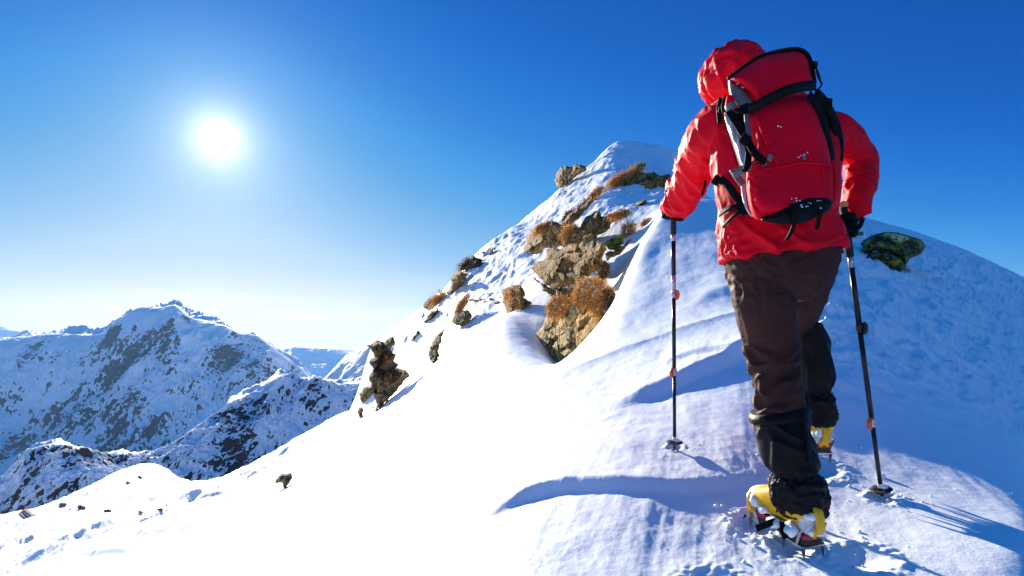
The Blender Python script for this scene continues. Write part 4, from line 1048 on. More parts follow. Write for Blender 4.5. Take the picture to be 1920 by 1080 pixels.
def folds(P, axis, along, across, seed, octaves=2, sharp=2.6, warp=0.25):
    """sharp creases that run along `axis`: 0..1, peaks on the creases"""
    a = Vector(axis).normalized(); u = a.orthogonal().normalized(); v = a.cross(u)
    Q = np.stack([P @ np.array(a) / along, P @ np.array(u) / across, P @ np.array(v) / across], 1)
    Q = Q + warp * np.stack([vnoise3(Q * 0.7, seed + 5), vnoise3(Q * 0.7, seed + 6), vnoise3(Q * 0.7, seed + 7)], 1)
    n = 1 - np.abs(fbm3(Q, octaves, seed))
    return np.clip(n, 0, 1) ** sharp

def strap_geo(pts, width, thick=0.003, k=3, face=Vector((0, -1, 0.15)), twist=0.0):
    """flat webbing along a path, its broad side turned to `face`"""
    p, _ = interp_path(pts, [0.01] * len(pts), k)
    V, Fc = [], []
    for i, c in enumerate(p):
        d = (p[min(i + 1, len(p) - 1)] - p[max(i - 1, 0)]).normalized()
        f = (face - d * face.dot(d)).normalized()
        s = d.cross(f).normalized()
        if twist:
            q = Matrix.Rotation(twist * i / len(p), 3, d); s = q @ s; f = q @ f
        h = width / 2
        V += [c + s * h + f * thick / 2, c - s * h + f * thick / 2, c - s * h - f * thick / 2, c + s * h - f * thick / 2]
    for i in range(len(p) - 1):
        a, b = i * 4, i * 4 + 4
        for k2 in range(4):
            k3 = (k2 + 1) % 4
            Fc.append((a + k2, a + k3, b + k3, b + k2))
    Fc.append((3, 2, 1, 0)); e = (len(p) - 1) * 4; Fc.append((e, e + 1, e + 2, e + 3))
    return V, Fc

def pillow(name, pts, y, tf, tb, mat, parent, edge=0.04, p=2.4, lean=0.0, cell=2.0, skew=0.0, relief=None, origin=None):
    """a stuffed fabric shape: its outline (pixels at distance y), bulging tf metres to the front and tb to the back, rounded over `edge`;
    lean/skew tip it backwards / turn it sideways"""
    pts = np.array(pts, float); sc = y / F
    cx, cy = pts.mean(0)
    # smooth closed outline
    n = len(pts); tt = np.linspace(0, n, n * 5, endpoint=False); out = []
    for x in tt:
        i = int(x); f = x - i
        p0, p1, p2, p3 = pts[(i - 1) % n], pts[i], pts[(i + 1) % n], pts[(i + 2) % n]
        out.append(0.5 * (2 * p1 + (p2 - p0) * f + (2 * p0 - 5 * p1 + 4 * p2 - p3) * f * f + (3 * p1 - p0 - 3 * p2 + p3) * f ** 3))
    poly = (np.array(out) - [cx, cy]) * [sc, -sc]
    g = cell * sc
    lo, hi = poly.min(0), poly.max(0)
    xs = np.arange(lo[0], hi[0], g); ys = np.arange(lo[1], hi[1], g)
    P = np.stack(np.meshgrid(xs, ys), -1).reshape(-1, 2)
    P = P[poly_in(P, poly)]; P = P[poly_dist(P, poly) > g * 0.5]

    for s in (0.2, 0.5):
        pass
    nb = len(poly)
    vo, _, fo, _, _, _ = delaunay_2d_cdt([Vector(v) for v in np.vstack([poly, P])], [], [list(range(nb))], 1, 1e-7)
    V = np.array([[v.x, v.y] for v in vo]); d = poly_dist(V, poly); bound = d < g * 0.03
    q = np.clip(d / edge, 0, 1)
    h = (1 - (1 - q) ** p) ** (1 / p)
    rel = relief(V, d) * np.clip(d / (0.4 * edge), 0, 1) if relief is not None else 0
    off = lean * V[:, 1] + skew * V[:, 0]
    yf = off - tf * h - rel; yb = off + tb * h
    base = W(cx, cy, y)
    org = base if origin is None else Vector(origin)
    def pos(u, v, dy):
        w = Vector((base.x + u, y, base.z + v)) * ((y + dy) / y)
        return w - org
    verts = [pos(V[i, 0], V[i, 1], yf[i]) for i in range(len(V))]
    bidx = list(range(len(V)))
    for i in range(len(V)):
        if not bound[i]:
            bidx[i] = len(verts); verts.append(pos(V[i, 0], V[i, 1], yb[i]))
    faces = [tuple(f) for f in fo] + [tuple(bidx[i] for i in reversed(f)) for f in fo if not all(bidx[i] == i for i in f)]
    return mesh_obj(name, verts, faces, mat, parent)

def empty(name, loc=(0, 0, 0)):
    o = bpy.data.objects.new(name, None); COL.objects.link(o); o.location = loc; o.empty_display_size = 0.1
    return o
def geo_obj(name, geos, mat, parent, smooth=True, mats=None):
    V, Fc, mi = [], [], []
    for k, g in enumerate(geos):
        v, f = g[0], g[1]
        o = len(V); V += list(v); Fc += [tuple(i + o for i in q) for q in f]; mi += [g[2] if len(g) > 2 else 0] * len(f)
    return mesh_obj(name, V, Fc, mat, parent, smooth, mats, mi if mats else None)

# ------------------------------------------------------------------ the walker
person = empty('person')
tag(person, 'walker in red hooded jacket, dark trousers and black gaiters, seen from behind', 'person')

def ring(py, L_, R_, y, ry, tilt=0.0, grow=0.0):
    c = W((L_ + R_) / 2, py, y)
    return (tuple(c), (R_ - L_) / 2 * y / F + grow, ry, tilt)

TORSO = [ring(478, 1356, 1578, 2.12, 0.150, 0.10), ring(462, 1352, 1577, 2.12, 0.150, 0.10), ring(440, 1350, 1572, 2.12, 0.146, 0.06), ring(405, 1350, 1562, 2.12, 0.135), ring(360, 1346, 1565, 2.13, 0.135),
         ring(310, 1338, 1572, 2.16, 0.140), ring(265, 1332, 1572, 2.19, 0.140), ring(236, 1328, 1566, 2.21, 0.128), ring(214, 1338, 1550, 2.23, 0.110), ring(194, 1364, 1520, 2.25, 0.090), ring(176, 1385, 1490, 2.28, 0.075)]
ARM_L = ([W(1352, 232, 2.21), W(1322, 262, 2.27), W(1306, 300, 2.40), W(1293, 336, 2.50), W(1279, 364, 2.60), W(1267, 386, 2.67), W(1263, 396, 2.69)],
         [0.082, 0.076, 0.070, 0.073, 0.068, 0.060, 0.050])
ARM_R = ([W(1556, 246, 2.21), W(1588, 266, 2.26), W(1611, 291, 2.32), W(1613, 306, 2.31), W(1612, 334, 2.27), W(1608, 364, 2.24), W(1606, 388, 2.23), W(1605, 400, 2.23)],
         [0.074, 0.068, 0.060, 0.058, 0.053, 0.053, 0.047, 0.038])
jacket = merged('jacket', [loft(TORSO), limb(*ARM_L), limb(*ARM_R), ball_geo(W(1350, 240, 2.21), 0.088, 0.09, 0.085), ball_geo(W(1556, 250, 2.21), 0.076, 0.085, 0.078),
                           limb([W(1430, 205, 2.27), W(1395, 190, 2.32)], [0.10, 0.085])], M['red_shell'], person, 0.0055, 5)
def wrinkle_jacket(o):
    P, Nn = coords(o); px, py = px_of(P)
    left = sstep(1350, 1325, px)                    # left sleeve
    right = sstep(1575, 1590, px)
    body = 1 - np.maximum(left, right)
    one = dict(octaves=1, warp=0.35)
    f1 = folds(P, (0.45, 0.45, -0.75), 0.34, 0.062, 11, sharp=3.0, **one)        # long folds that twist down the sleeves
    f2 = folds(P, (0.80, 0.30, -0.50), 0.22, 0.060, 12, sharp=3.5, **one)        # drawn across the elbow
    f3 = folds(P, (0.72, 0.2, -0.65), 0.40, 0.085, 13, sharp=3.0, **one)         # pulled down from the straps
    f4 = folds(P, (0.95, 0.1, 0.25), 0.20, 0.034, 14, sharp=3.0, **one)          # gathered along the hem
    elbow = np.exp(-((py - 330) / 45.0) ** 2)
    wrist = sstep(360, 390, py)
    hem = sstep(410, 450, py)
    d = left * (0.015 * f1 + 0.012 * f2 * np.maximum(elbow, wrist) - 0.008) + right * (0.010 * f1 + 0.014 * f2 * np.maximum(elbow, wrist) - 0.008)
    d += body * (0.009 * f3 - 0.004) + hem * body * (0.010 * f3 + 0.008 * f4 - 0.006)
    d += 0.0020 * fbm3(P * 26, 2, 19)
    # hem drawn in slightly at the very bottom
    P = P + Nn * d[:, None]
    set_coords(o, P)
wrinkle_jacket(jacket)
# elastic hem and cuffs
def cuff(name, pts, r, th=0.006, parent=jacket, mat='red_shell'):
    V, Fc = tube_geo(pts, r, 26, caps=False)
    return geo_obj(name, [(V, Fc)], M[mat], parent)

# hood: shell with an opening that faces away from the viewer
def make_hood():
    c = W(1374, 146, 2.37)
    V, Fc = ball_geo(c, 0.118, 0.150, 0.122, 110, 76)
    me_v = np.array([list(v) for v in V])
    rel = me_v - np.array(c)
    # longer at the back, pulled in at the neck on the left
    low = sstep(0.0, -0.14, rel[:, 2])
    me_v[:, 0] += low * 0.042 * sstep(0.06, -0.06, rel[:, 0])
    me_v[:, 2] += 0.012 * sstep(0.02, -0.10, rel[:, 0]) * sstep(0.05, -0.05, rel[:, 2]) * -1
    me_v[:, 1] -= low * 0.02
    top = sstep(0.03, 0.11, rel[:, 2])
    me_v[:, 0] += top * 0.006
    keep = []
    for f in Fc:
        m = np.mean([rel[i] for i in f], axis=0)
        if m[1] > 0.085 and abs(m[2] - 0.0) < 0.085 and abs(m[0]) < 0.08: continue
        keep.append(f)
    n = me_v - np.array(c); n /= np.linalg.norm(n, axis=1)[:, None]
    f1 = folds(me_v, (0.30, 0.2, -0.9), 0.22, 0.055, 31, 1)
    f2 = folds(me_v, (0.9, 0.2, 0.4), 0.08, 0.032, 32, 2)
    me_v = me_v + n * (0.012 * f1 + 0.007 * folds(me_v, (0.5, 0.2, -0.85), 0.16, 0.030, 33, 1, 3.0) + 0.006 * folds(me_v, (0.85, 0.1, 0.5), 0.14, 0.032, 34, 1, 3.0) - 0.009)[:, None]
    o = mesh_obj('hood', me_v, keep, M['red_shell'], jacket)
    s = o.modifiers.new('thickness', 'SOLIDIFY'); s.thickness = 0.004; s.offset = -1
    return o
make_hood()
cc = [W(1422, 118, 2.30), W(1424, 128, 2.25), W(1429, 136, 2.24)]
geo_obj('drawcord', [tube_geo([W(1381, 104, 2.243), W(1388, 110, 2.235), W(1393, 116, 2.232)], [0.003] * 3, 8), ball_geo(W(1391, 117, 2.228), 0.007, 0.007, 0.009, 10, 8),
                     tube_geo([W(1388, 110, 2.236), W(1391, 117, 2.228), W(1389, 125, 2.232)], [0.0025] * 3, 8)], M['grey_web'], jacket)
geo_obj('drawcord', [tube_geo([W(1576, 452, 2.08), W(1580, 462, 2.07), W(1578, 470, 2.07)], [0.0022] * 3, 8), tube_geo([W(1576, 456, 2.085), W(1573, 464, 2.08), W(1577, 470, 2.07)], [0.0022] * 3, 8), ball_geo(W(1578, 472, 2.07), 0.007, 0.007, 0.007, 10, 8)], M['black_web'], jacket)
geo_obj('cuff_tab', [strap_geo([W(1323, 338, 2.43), W(1321, 350, 2.42), W(1316, 366, 2.42)], 0.008), tube_geo([W(1320, 336, 2.43), W(1324, 346, 2.41)], [0.004, 0.003], 8)], M['black_web'], jacket)

# trousers
PEL = [ring(452, 1366, 1568, 2.12, 0.132), ring(480, 1363, 1567, 2.12, 0.140), ring(510, 1366, 1561, 2.12, 0.140), ring(545, 1382, 1538, 2.12, 0.112), ring(565, 1400, 1520, 2.13, 0.080)]
LEG_L = ([W(1424, 505, 2.11), W(1430, 545, 2.10), W(1436, 590, 2.09), W(1446, 645, 2.10), W(1455, 700, 2.09), W(1463, 755, 2.06), W(1467, 800, 2.05)],
         [0.102, 0.100, 0.095, 0.089, 0.080, 0.078, 0.072])
LEG_R = ([W(1512, 505, 2.13), W(1506, 542, 2.20), W(1500, 575, 2.34), W(1496, 603, 2.44), W(1510, 640, 2.46), W(1518, 680, 2.48)],
         [0.096, 0.086, 0.078, 0.073, 0.070, 0.066])
trousers = merged('trousers', [loft(PEL), limb(*LEG_L), limb(*LEG_R)], M['trouser'], person, 0.006, 5)
def wrinkle_trousers(o):
    P, Nn = coords(o); px, py = px_of(P)
    knee = sstep(625, 670, py) * sstep(1506, 1494, px)
    seat = sstep(600, 560, py)
    f1 = folds(P, (0.85, 0.2, 0.5), 0.16, 0.050, 41, 1, 2.2)
    f2 = folds(P, (0.7, 0.3, 0.2), 0.09, 0.045, 42, 2)
    f3 = folds(P, (0.1, 0.1, 1.0), 0.3, 0.06, 43, 2)
    d = knee * (0.024 * f1 - 0.011) + seat * (0.008 * f2 - 0.004) + 0.004 * f3 - 0.002 + 0.004 * folds(P, (0.9, 0.1, 0.2), 0.10, 0.04, 44) * sstep(1400, 1375, px)
    set_coords(o, P + Nn * d[:, None])
wrinkle_trousers(trousers)

def gaiter_from(rows, ys, ry, seed, tilt_top):
    rings = []
    for i, (py, L_, R_) in enumerate(rows):
        rings.append(ring(py, L_, R_, ys[i], ry[i], tilt_top if i <= 1 else tilt_top * 0.3))
    rings = rings[::-1]
    o = merged('gaiter', [loft(rings, 36, 2.1)], M['gaiter'], person, 0.005, 3)
    P, Nn = coords(o); px, py = px_of(P)
    f1 = folds(P, (0.6, 0.2, -0.8), 0.2, 0.06, seed, 1)
    f2 = folds(P, (0.2, 0.1, 1.0), 0.05, 0.012, seed + 1, 1)
    cin = rows[6][0]
    w = np.exp(-((py - cin - 6) / 16.0) ** 2)
    f3 = folds(P, (1.0, 0.1, 0.25), 0.07, 0.028, seed + 2, 2)
    low = sstep(cin, cin + 12, py)
    d = 0.014 * f1 - 0.007 + w * (0.008 * f2 - 0.003) + low * (0.010 * f3 - 0.005)
    set_coords(o, P + Nn * d[:, None])
    return o
g1 = gaiter_from([(774, 1413, 1510), (790, 1418, 1512), (815, 1423, 1517), (845, 1430, 1525), (870, 1440, 1530), (884, 1453, 1526), (890, 1454, 1527), (906, 1447, 1542), (930, 1446, 1546), (950, 1456, 1543), (963, 1468, 1540)],
                 [2.06, 2.05, 2.04, 2.03, 2.02, 2.01, 2.01, 2.01, 2.015, 2.02, 2.03], [0.088, 0.086, 0.086, 0.086, 0.080, 0.068, 0.064, 0.080, 0.086, 0.086, 0.078], 61, 0.16)
g2 = gaiter_from([(610, 1480, 1534), (630, 1484, 1545), (650, 1488, 1552), (680, 1490, 1557), (708, 1491, 1560), (722, 1495, 1556), (730, 1500, 1550), (738, 1500, 1552), (752, 1498, 1562), (776, 1500, 1563), (794, 1504, 1556)],
                 [2.44, 2.45, 2.46, 2.47, 2.48, 2.49, 2.49, 2.50, 2.50, 2.51, 2.52], [0.075, 0.078, 0.08, 0.08, 0.08, 0.074, 0.066, 0.068, 0.078, 0.085, 0.08], 71, 0.05)
# turned-over top edge of the gaiters
def gaiter_cuff(rows, parent, seed):
    V, Fc = loft(rows, 36, 2.1)
    o = mesh_obj('gaiter_cuff', V, Fc, M['gaiter'], parent)
    P, Nn = coords(o); f = folds(P, (0, 0, 1), 0.06, 0.014, seed, 1)
    set_coords(o, P + Nn * (0.005 * f - 0.002)[:, None])
gaiter_cuff([ring(786, 1411, 1511, 2.055, 0.092, 0.16, 0.001), ring(778, 1409, 1512, 2.058, 0.095, 0.16, 0.003), ring(768, 1411, 1511, 2.06, 0.091, 0.16, 0.0)], g1, 65)
gaiter_cuff([ring(619, 1481, 1537, 2.44, 0.079, 0.05, 0.001), ring(613, 1479, 1536, 2.44, 0.081, 0.05, 0.002), ring(606, 1481, 1534, 2.44, 0.077, 0.05, 0.0)], g2, 75)
# gaiter back seam and lace hooks
geo_obj('seam_strip', [strap_geo([W(1508, 775, 1.955), W(1514, 820, 1.945), W(1519, 868, 1.93)], 0.012, 0.004, face=Vector((0.5, -1, 0)))], M['gaiter'], g1)

# ------------------------------------------------------------------ boots with crampons
def frame_from(heel, toe, up=Vector((0, 0, 1))):
    f = (toe - heel).normalized(); r = f.cross(up).normalized(); u = r.cross(f).normalized()
    return Matrix(((r.x, f.x, u.x, heel.x), (r.y, f.y, u.y, heel.y), (r.z, f.z, u.z, heel.z), (0, 0, 0, 1)))

def make_boot(heel, toe, up, label_side):
    A = frame_from(heel, toe, up)
    T = lambda x, y, z: A @ Vector((x, y, z))
    Ln = 0.295
    def section(y, w, h, z0=0.0, pw=2.6):
        c = T(0, y, z0 + h / 2)
        a = (A.to_3x3() @ Vector((1, 0, 0))); b = (A.to_3x3() @ Vector((0, 0, 1)))
        return c, a, b, w, h / 2
    V, Fc, nn = [], [], 24
    secs = [(0.000, 0.022, 0.07), (0.006, 0.034, 0.090), (0.03, 0.040, 0.115), (0.08, 0.043, 0.145), (0.12, 0.044, 0.145), (0.16, 0.046, 0.125), (0.20, 0.051, 0.100), (0.24, 0.050, 0.088), (0.275, 0.040, 0.074), (0.293, 0.022, 0.055)]
    for y, w, h in secs:
        c, a, b, ra, rb = section(y, w, h, 0.026)
        for k in range(nn):
            t = 2 * math.pi * k / nn; ct, st = math.cos(t), math.sin(t)
            ct = math.copysign(abs(ct) ** 0.75, ct); st = math.copysign(abs(st) ** 0.75, st)
            V.append(c + a * ra * ct + b * rb * st)
    for i in range(len(secs) - 1):
        for k in range(nn):
            k2 = (k + 1) % nn; Fc.append((i * nn + k, i * nn + k2, (i + 1) * nn + k2, (i + 1) * nn + k))
    Fc.append(tuple(reversed(range(nn)))); Fc.append(tuple(range((len(secs) - 1) * nn, len(secs) * nn)))
    me_f = Fc
    cen = [sum((V[i] for i in f), Vector()) / len(f) for f in me_f]
    Ai = A.inverted()
    mi = []
    for c in cen:
        q = Ai @ c
        mi.append(1 if (q.y < 0.045 or (0.235 < q.y < 0.265) or q.z < 0.045) else 0)      # white heel counter and toe welt
    boot = mesh_obj('boot', V, me_f, None, person, True, [M['ochre_boot'], M['white_shell']], mi)
    # sole: red line over black rubber
    def slab(z0, z1, grow, name, mat):
        prof = [(0.0, 0.018), (0.01, 0.034), (0.05, 0.040), (0.10, 0.036), (0.15, 0.038), (0.20, 0.049), (0.25, 0.047), (0.28, 0.036), (0.297, 0.016)]
        V, Fc = [], []
        ringv = [(w + grow, y) for y, w in prof] + [(-(w + grow), y) for y, w in reversed(prof)]
        m = len(ringv)
        for z in (z0, z1):
            for x, y in ringv: V.append(T(x, y * 1.0 - (grow if y < 0.02 else -grow if y > 0.28 else 0), z))
        for k in range(m): Fc.append((k, (k + 1) % m, m + (k + 1) % m, m + k))
        Fc.append(tuple(reversed(range(m)))); Fc.append(tuple(range(m, 2 * m)))
        return geo_obj(name, [(V, Fc)], mat, boot, smooth=False)
    slab(0.021, 0.034, 0.004, 'sole_stripe', M['red_stripe'])
    slab(0.000, 0.0205, 0.003, 'outsole', M['rubber'])
    # crampon: steel frame, points, heel lever, straps
    g = []
    def bar(p, q, w=0.007, t=0.004, m=0):
        pv = [T(*p), T(*q)]
        v, f = strap_geo(pv, w, t, 1, face=A.to_3x3() @ Vector((0, 0, 1)) if abs((pv[1] - pv[0]).normalized().dot(A.to_3x3() @ Vector((0, 0, 1)))) < 0.8 else A.to_3x3() @ Vector((1, 0, 0)))
        g.append((v, f, m))
    for s in (-1, 1):
        bar((s * 0.040, 0.005, -0.004), (s * 0.040, 0.10, -0.004), 0.012)
        bar((s * 0.040, 0.10, -0.004), (s * 0.012, 0.145, -0.004), 0.012)
        bar((s * 0.012, 0.145, -0.004), (s * 0.048, 0.19, -0.004), 0.012)
        bar((s * 0.048, 0.19, -0.004), (s * 0.036, 0.285, -0.004), 0.012)
        # side posts and the wire heel bail
        bar((s * 0.043, 0.03, -0.004), (s * 0.047, 0.012, 0.045), 0.010, 0.003)
        bar((s * 0.047, 0.012, 0.045), (s * 0.030, -0.012, 0.075), 0.005, 0.004)
        bar((s * 0.043, 0.085, -0.004), (s * 0.047, 0.095, 0.05), 0.016, 0.003)
        bar((s * 0.050, 0.21, -0.004), (s * 0.054, 0.225, 0.045), 0.016, 0.003)
    bar((-0.040, 0.005, -0.004), (0.040, 0.005, -0.004), 0.014)
    bar((-0.040, 0.10, -0.004), (0.040, 0.10, -0.004), 0.012)
    bar((-0.048, 0.19, -0.004), (0.048, 0.19, -0.004), 0.012)
    bar((-0.036, 0.285, -0.004), (0.036, 0.285, -0.004), 0.012)
    geo_obj('crampon_frame', g, M['steel'], boot, smooth=False)
    for x, y, dy in ((-0.038, 0.008, -0.008), (0.038, 0.008, -0.008), (-0.040, 0.09, 0.0), (0.040, 0.09, 0.0), (-0.047, 0.195, 0.0), (0.047, 0.195, 0.0), (-0.044, 0.245, 0.006), (0.044, 0.245, 0.006), (-0.026, 0.285, 0.03), (0.026, 0.285, 0.03)):
        v, f = tube_geo([T(x, y, -0.002), T(x, y + dy * 0.5, -0.022), T(x, y + dy, -0.043)], [(0.0085, 0.003), (0.006, 0.0025), (0.0012, 0.001)], 8)
        geo_obj('crampon_point', [(v, f)], M['dark_steel'], boot, smooth=False)
    # yellow heel lever: an upright plastic tongue that grips the back of the boot
    v, f = strap_geo([T(0.0, -0.010, 0.040), T(0, -0.020, 0.058), T(0, -0.020, 0.085), T(0, -0.012, 0.112), T(0, 0.002, 0.125)], 0.027, 0.011, 4, face=A.to_3x3() @ Vector((0, -1, 0)))
    v2, f2 = strap_geo([T(-0.012, -0.008, 0.030), T(-0.012, -0.016, 0.060)], 0.010, 0.010, 2, face=A.to_3x3() @ Vector((0, -1, 0)))
    v3, f3 = strap_geo([T(0.012, -0.008, 0.030), T(0.012, -0.016, 0.060)], 0.010, 0.010, 2, face=A.to_3x3() @ Vector((0, -1, 0)))
    o = geo_obj('heel_lever', [(v, f), (v2, f2), (v3, f3)], M['yellow'], boot, smooth=False)
    bv = o.modifiers.new('edge', 'BEVEL'); bv.width = 0.002; bv.segments = 2
    # ankle strap
    pts = [T(-0.006, -0.008, 0.105), T(-0.043, 0.03, 0.098), T(-0.052, 0.085, 0.095), T(-0.046, 0.125, 0.115), T(0.0, 0.135, 0.165), T(0.046, 0.125, 0.115), T(0.052, 0.085, 0.095), T(0.043, 0.03, 0.098), T(0.006, -0.008, 0.105)]
    V, Fc = [], []
    p, _ = interp_path(pts, [0.01] * len(pts), 4)
    ctr = T(0, 0.07, 0.11)
    for i, c in enumerate(p):
        d = (p[min(i + 1, len(p) - 1)] - p[max(i - 1, 0)]).normalized(); out_ = (c - ctr); out_ = (out_ - d * out_.dot(d)).normalized(); s = d.cross(out_).normalized()
        for a_, b_ in ((1, 1), (-1, 1), (-1, -1), (1, -1)): V.append(c + s * (0.011 * a_) + out_ * (0.003 * b_ + 0.004))
    for i in range(len(p) - 1):
        for k in range(4): Fc.append((i * 4 + k, i * 4 + (k + 1) % 4, i * 4 + 4 + (k + 1) % 4, i * 4 + 4 + k))
    Fc += [(0, 1, 2, 3), ((len(p) - 1) * 4 + 3, (len(p) - 1) * 4 + 2, (len(p) - 1) * 4 + 1, (len(p) - 1) * 4)]
    geo_obj('crampon_strap', [(V, Fc)], M['yellow'], boot, smooth=False)
    # toe cradle of yellow plastic
    v, f = limb([T(-0.052, 0.225, 0.03), T(-0.050, 0.25, 0.07), T(0.0, 0.262, 0.088), T(0.050, 0.25, 0.07), T(0.052, 0.225, 0.03)], [(0.012, 0.006)] * 5, 10)
    geo_obj('toe_cradle', [(v, f)], M['yellow'], boot)
    return boot, A
HEEL_L, TOE_L = W(1527, 1022, 1.955), W(1424, 962, 2.20)
bootL, AL = make_boot(HEEL_L, TOE_L, Vector((-0.03, -0.12, 1)), 'left')
HEEL_R = W(1541, 848, 2.51)
bootR, AR = make_boot(HEEL_R, HEEL_R + Vector((0.02, 0.28, 0.075)), Vector((0, -0.12, 1)), 'right')
# strap ends and snow packed around the left boot
TL = lambda x, y, z: AL @ Vector((x, y, z))
geo_obj('strap_tail', [strap_geo([W(1462, 975, 2.05), W(1442, 981, 2.03), W(1418, 991, 2.01)], 0.022, 0.003, 2), strap_geo([W(1466, 978, 2.0), W(1468, 994, 1.985), W(1473, 1010, 1.98)], 0.018, 0.003, 2)], M['black_web'], bootL, smooth=False)
for b_, spots in ((bootL, [(TL(-0.046, 0.06, 0.035), 0.022, 0.04, 0.022), (TL(-0.048, 0.13, 0.03), 0.02, 0.035, 0.02), (TL(-0.046, 0.235, 0.065), 0.016, 0.03, 0.024), (TL(-0.02, 0.275, 0.06), 0.02, 0.015, 0.014), (TL(-0.048, 0.085, 0.12), 0.008, 0.03, 0.006), (TL(-0.02, 0.0, 0.10), 0.018, 0.014, 0.012), (TL(0.0, -0.006, 0.045), 0.03, 0.012, 0.014), (TL(-0.044, 0.19, 0.05), 0.014, 0.03, 0.018)]),
                  (bootR, [(AR @ Vector((-0.022, -0.006, 0.09)), 0.012, 0.01, 0.02), (AR @ Vector((0.0, 0.0, 0.128)), 0.022, 0.016, 0.012), (AR @ Vector((0.03, 0.0, 0.07)), 0.008, 0.01, 0.018)])):
    for c, rx, ry, rz in spots:
        V, Fc = ball_geo(c, rx, ry, rz, 18, 12)
        o = mesh_obj('stuck_snow', V, Fc, M['snow_clump'], b_)
        P, Nn = coords(o); set_coords(o, P + Nn * (0.010 * fbm3(P * 50, 3, 77))[:, None])

# ------------------------------------------------------------------ hands in gloves
def make_glove(name, grip_c, axis, back, wrist, r=0.017):
    """a fist closed round a grip: axis up the grip, back = the way the knuckles face"""
    ax = axis.normalized(); bk = (back - ax * back.dot(ax)).normalized(); sd = ax.cross(bk)
    geos = []
    palm_c = grip_c - bk * 0.0
    # the palm lies on one side of the grip (sd), the fingers wrap over `bk` to the other side
    pc = grip_c + sd * 0.034
    geos.append(limb([pc - ax * 0.045 + bk * 0.0, pc - ax * 0.01, pc + ax * 0.035], [(0.016, 0.034), (0.020, 0.042), (0.017, 0.036)], 16, 3, up=bk))
    geos.append(limb([pc + ax * 0.01 - bk * 0.005, wrist * 0.45 + pc * 0.55, wrist], [0.030, 0.032, 0.034], 16, 3))
    # fingers: knuckle, middle joint, tip; each of its own length, side by side along the grip
    for i, (l, rr) in enumerate(((0.92, 0.0105), (1.0, 0.0115), (0.97, 0.011), (0.82, 0.0095))):
        o = ax * (0.032 - 0.0215 * i)
        k0 = pc + bk * 0.034 + o
        k1 = grip_c + bk * (r + 0.020) + sd * 0.012 + o
        k2 = grip_c + bk * (r + 0.008) - sd * (0.020 * l) + o - ax * 0.003
        k3 = grip_c - sd * (r + 0.010) * l - bk * 0.010 * l + o - ax * 0.004
        geos.append(limb([k0, k1, k2, k3], [rr * 1.15, rr * 1.1, rr, rr * 0.85], 10, 4))
    # thumb leaves the side of the palm and closes over the fingers
    t0 = pc - bk * 0.024 + ax * 0.010
    t1 = grip_c - bk * (r + 0.012) + sd * 0.012 + ax * 0.030
    t2 = grip_c - bk * (r + 0.006) - sd * 0.018 + ax * 0.036
    t3 = grip_c - sd * (r + 0.014) + bk * 0.006 + ax * 0.034
    geos.append(limb([t0, t1, t2, t3], [0.015, 0.0135, 0.012, 0.010], 10, 4))
    return merged(name, geos, M['glove'], person, 0.0035, 3)

# ------------------------------------------------------------------ trekking poles
def make_pole(top, tip, bands, levers, label, strap_pts, cap):
    root = empty('trekking_pole', tip)
    tag(root, label, 'trekking pole', 'pair of trekking poles held by the walker')
    ax = (tip - top); Ln = ax.length; d = ax.normalized()
    at = lambda t: top + d * (t * Ln) - tip
    up = Vector((0, 1, 0))
    for a, b, r, name, mat in bands:
        geo_obj(name, [tube_geo([at(a), at(b)], [r, r * 0.98], 16, caps=False, up=up)], M[mat], root)
    for t, m, s in levers:
        c = at(t)
        body = tube_geo([c - d * 0.018, c - d * 0.006, c + d * 0.006, c + d * 0.018], [0.0095, 0.0125, 0.0125, 0.0095], 14, up=up)
        lev = limb([c + Vector((0.011 * s, -0.008, 0.016)), c + Vector((0.017 * s, -0.010, 0.0)), c + Vector((0.014 * s, -0.010, -0.020)), c + Vector((0.008 * s, -0.008, -0.026))], [(0.006, 0.009), (0.008, 0.011), (0.007, 0.009), (0.003, 0.004)], 10, 3)
        lb = geo_obj('lock_clamp', [body], M['shaft'] if m != 'orange' else M['shaft_light'], root)
        geo_obj('lock_lever', [lev], M[m], lb)
    # basket: a thin dished disc above the tip
    c = at(1.0) - d * 0.045
    prof = [(0.010, -0.006), (0.022, -0.003), (0.036, 0.002), (0.040, 0.005), (0.038, 0.008), (0.022, 0.004), (0.010, 0.002)]
    V, Fc = [], []
    a = d.cross(Vector((0, 1, 0))).normalized(); b = a.cross(d)
    for rr, h in prof:
        for k in range(24):
            t = 2 * math.pi * k / 24
            V.append(c - d * h + (a * math.cos(t) + b * math.sin(t)) * rr * (1.0 if (k % 4) else 0.93))
    for i in range(len(prof)):
        for k in range(24):
            i2 = (i + 1) % len(prof); k2 = (k + 1) % 24
            Fc.append((i * 24 + k, i * 24 + k2, i2 * 24 + k2, i2 * 24 + k))
    geo_obj('basket', [(V, Fc)], M['rubber'], root)
    geo_obj('tip', [tube_geo([at(1.0) - d * 0.075, at(1.0) - d * 0.04, at(1.0) - d * 0.012, at(1.0) + d * 0.008], [0.0085, 0.0075, 0.0045, 0.0025], 12, up=up)], M['shaft'], root)
    sn = merged('stuck_snow', [ball_geo(c - d * 0.012 + a * 0.010, 0.018, 0.016, 0.009, 14, 10), ball_geo(c - d * 0.022, 0.012, 0.012, 0.014, 12, 8)], M['snow_clump'], root, 0.004, 2)
    geo_obj('wrist_strap', [strap_geo([p - tip for p in strap_pts], 0.016, 0.003, 4)], M['black_web'], root)
    if cap: geo_obj('grip_cap', [ball_geo(top - tip, 0.017, 0.017, 0.014, 14, 10)], M[cap], root)
    return root
yl = ground_at(1265, 846); yr = ground_at(1655, 936)
TIP_L = W(1265, 849, yl + 0.02); TOP_L = W(1262, 372, 2.74)
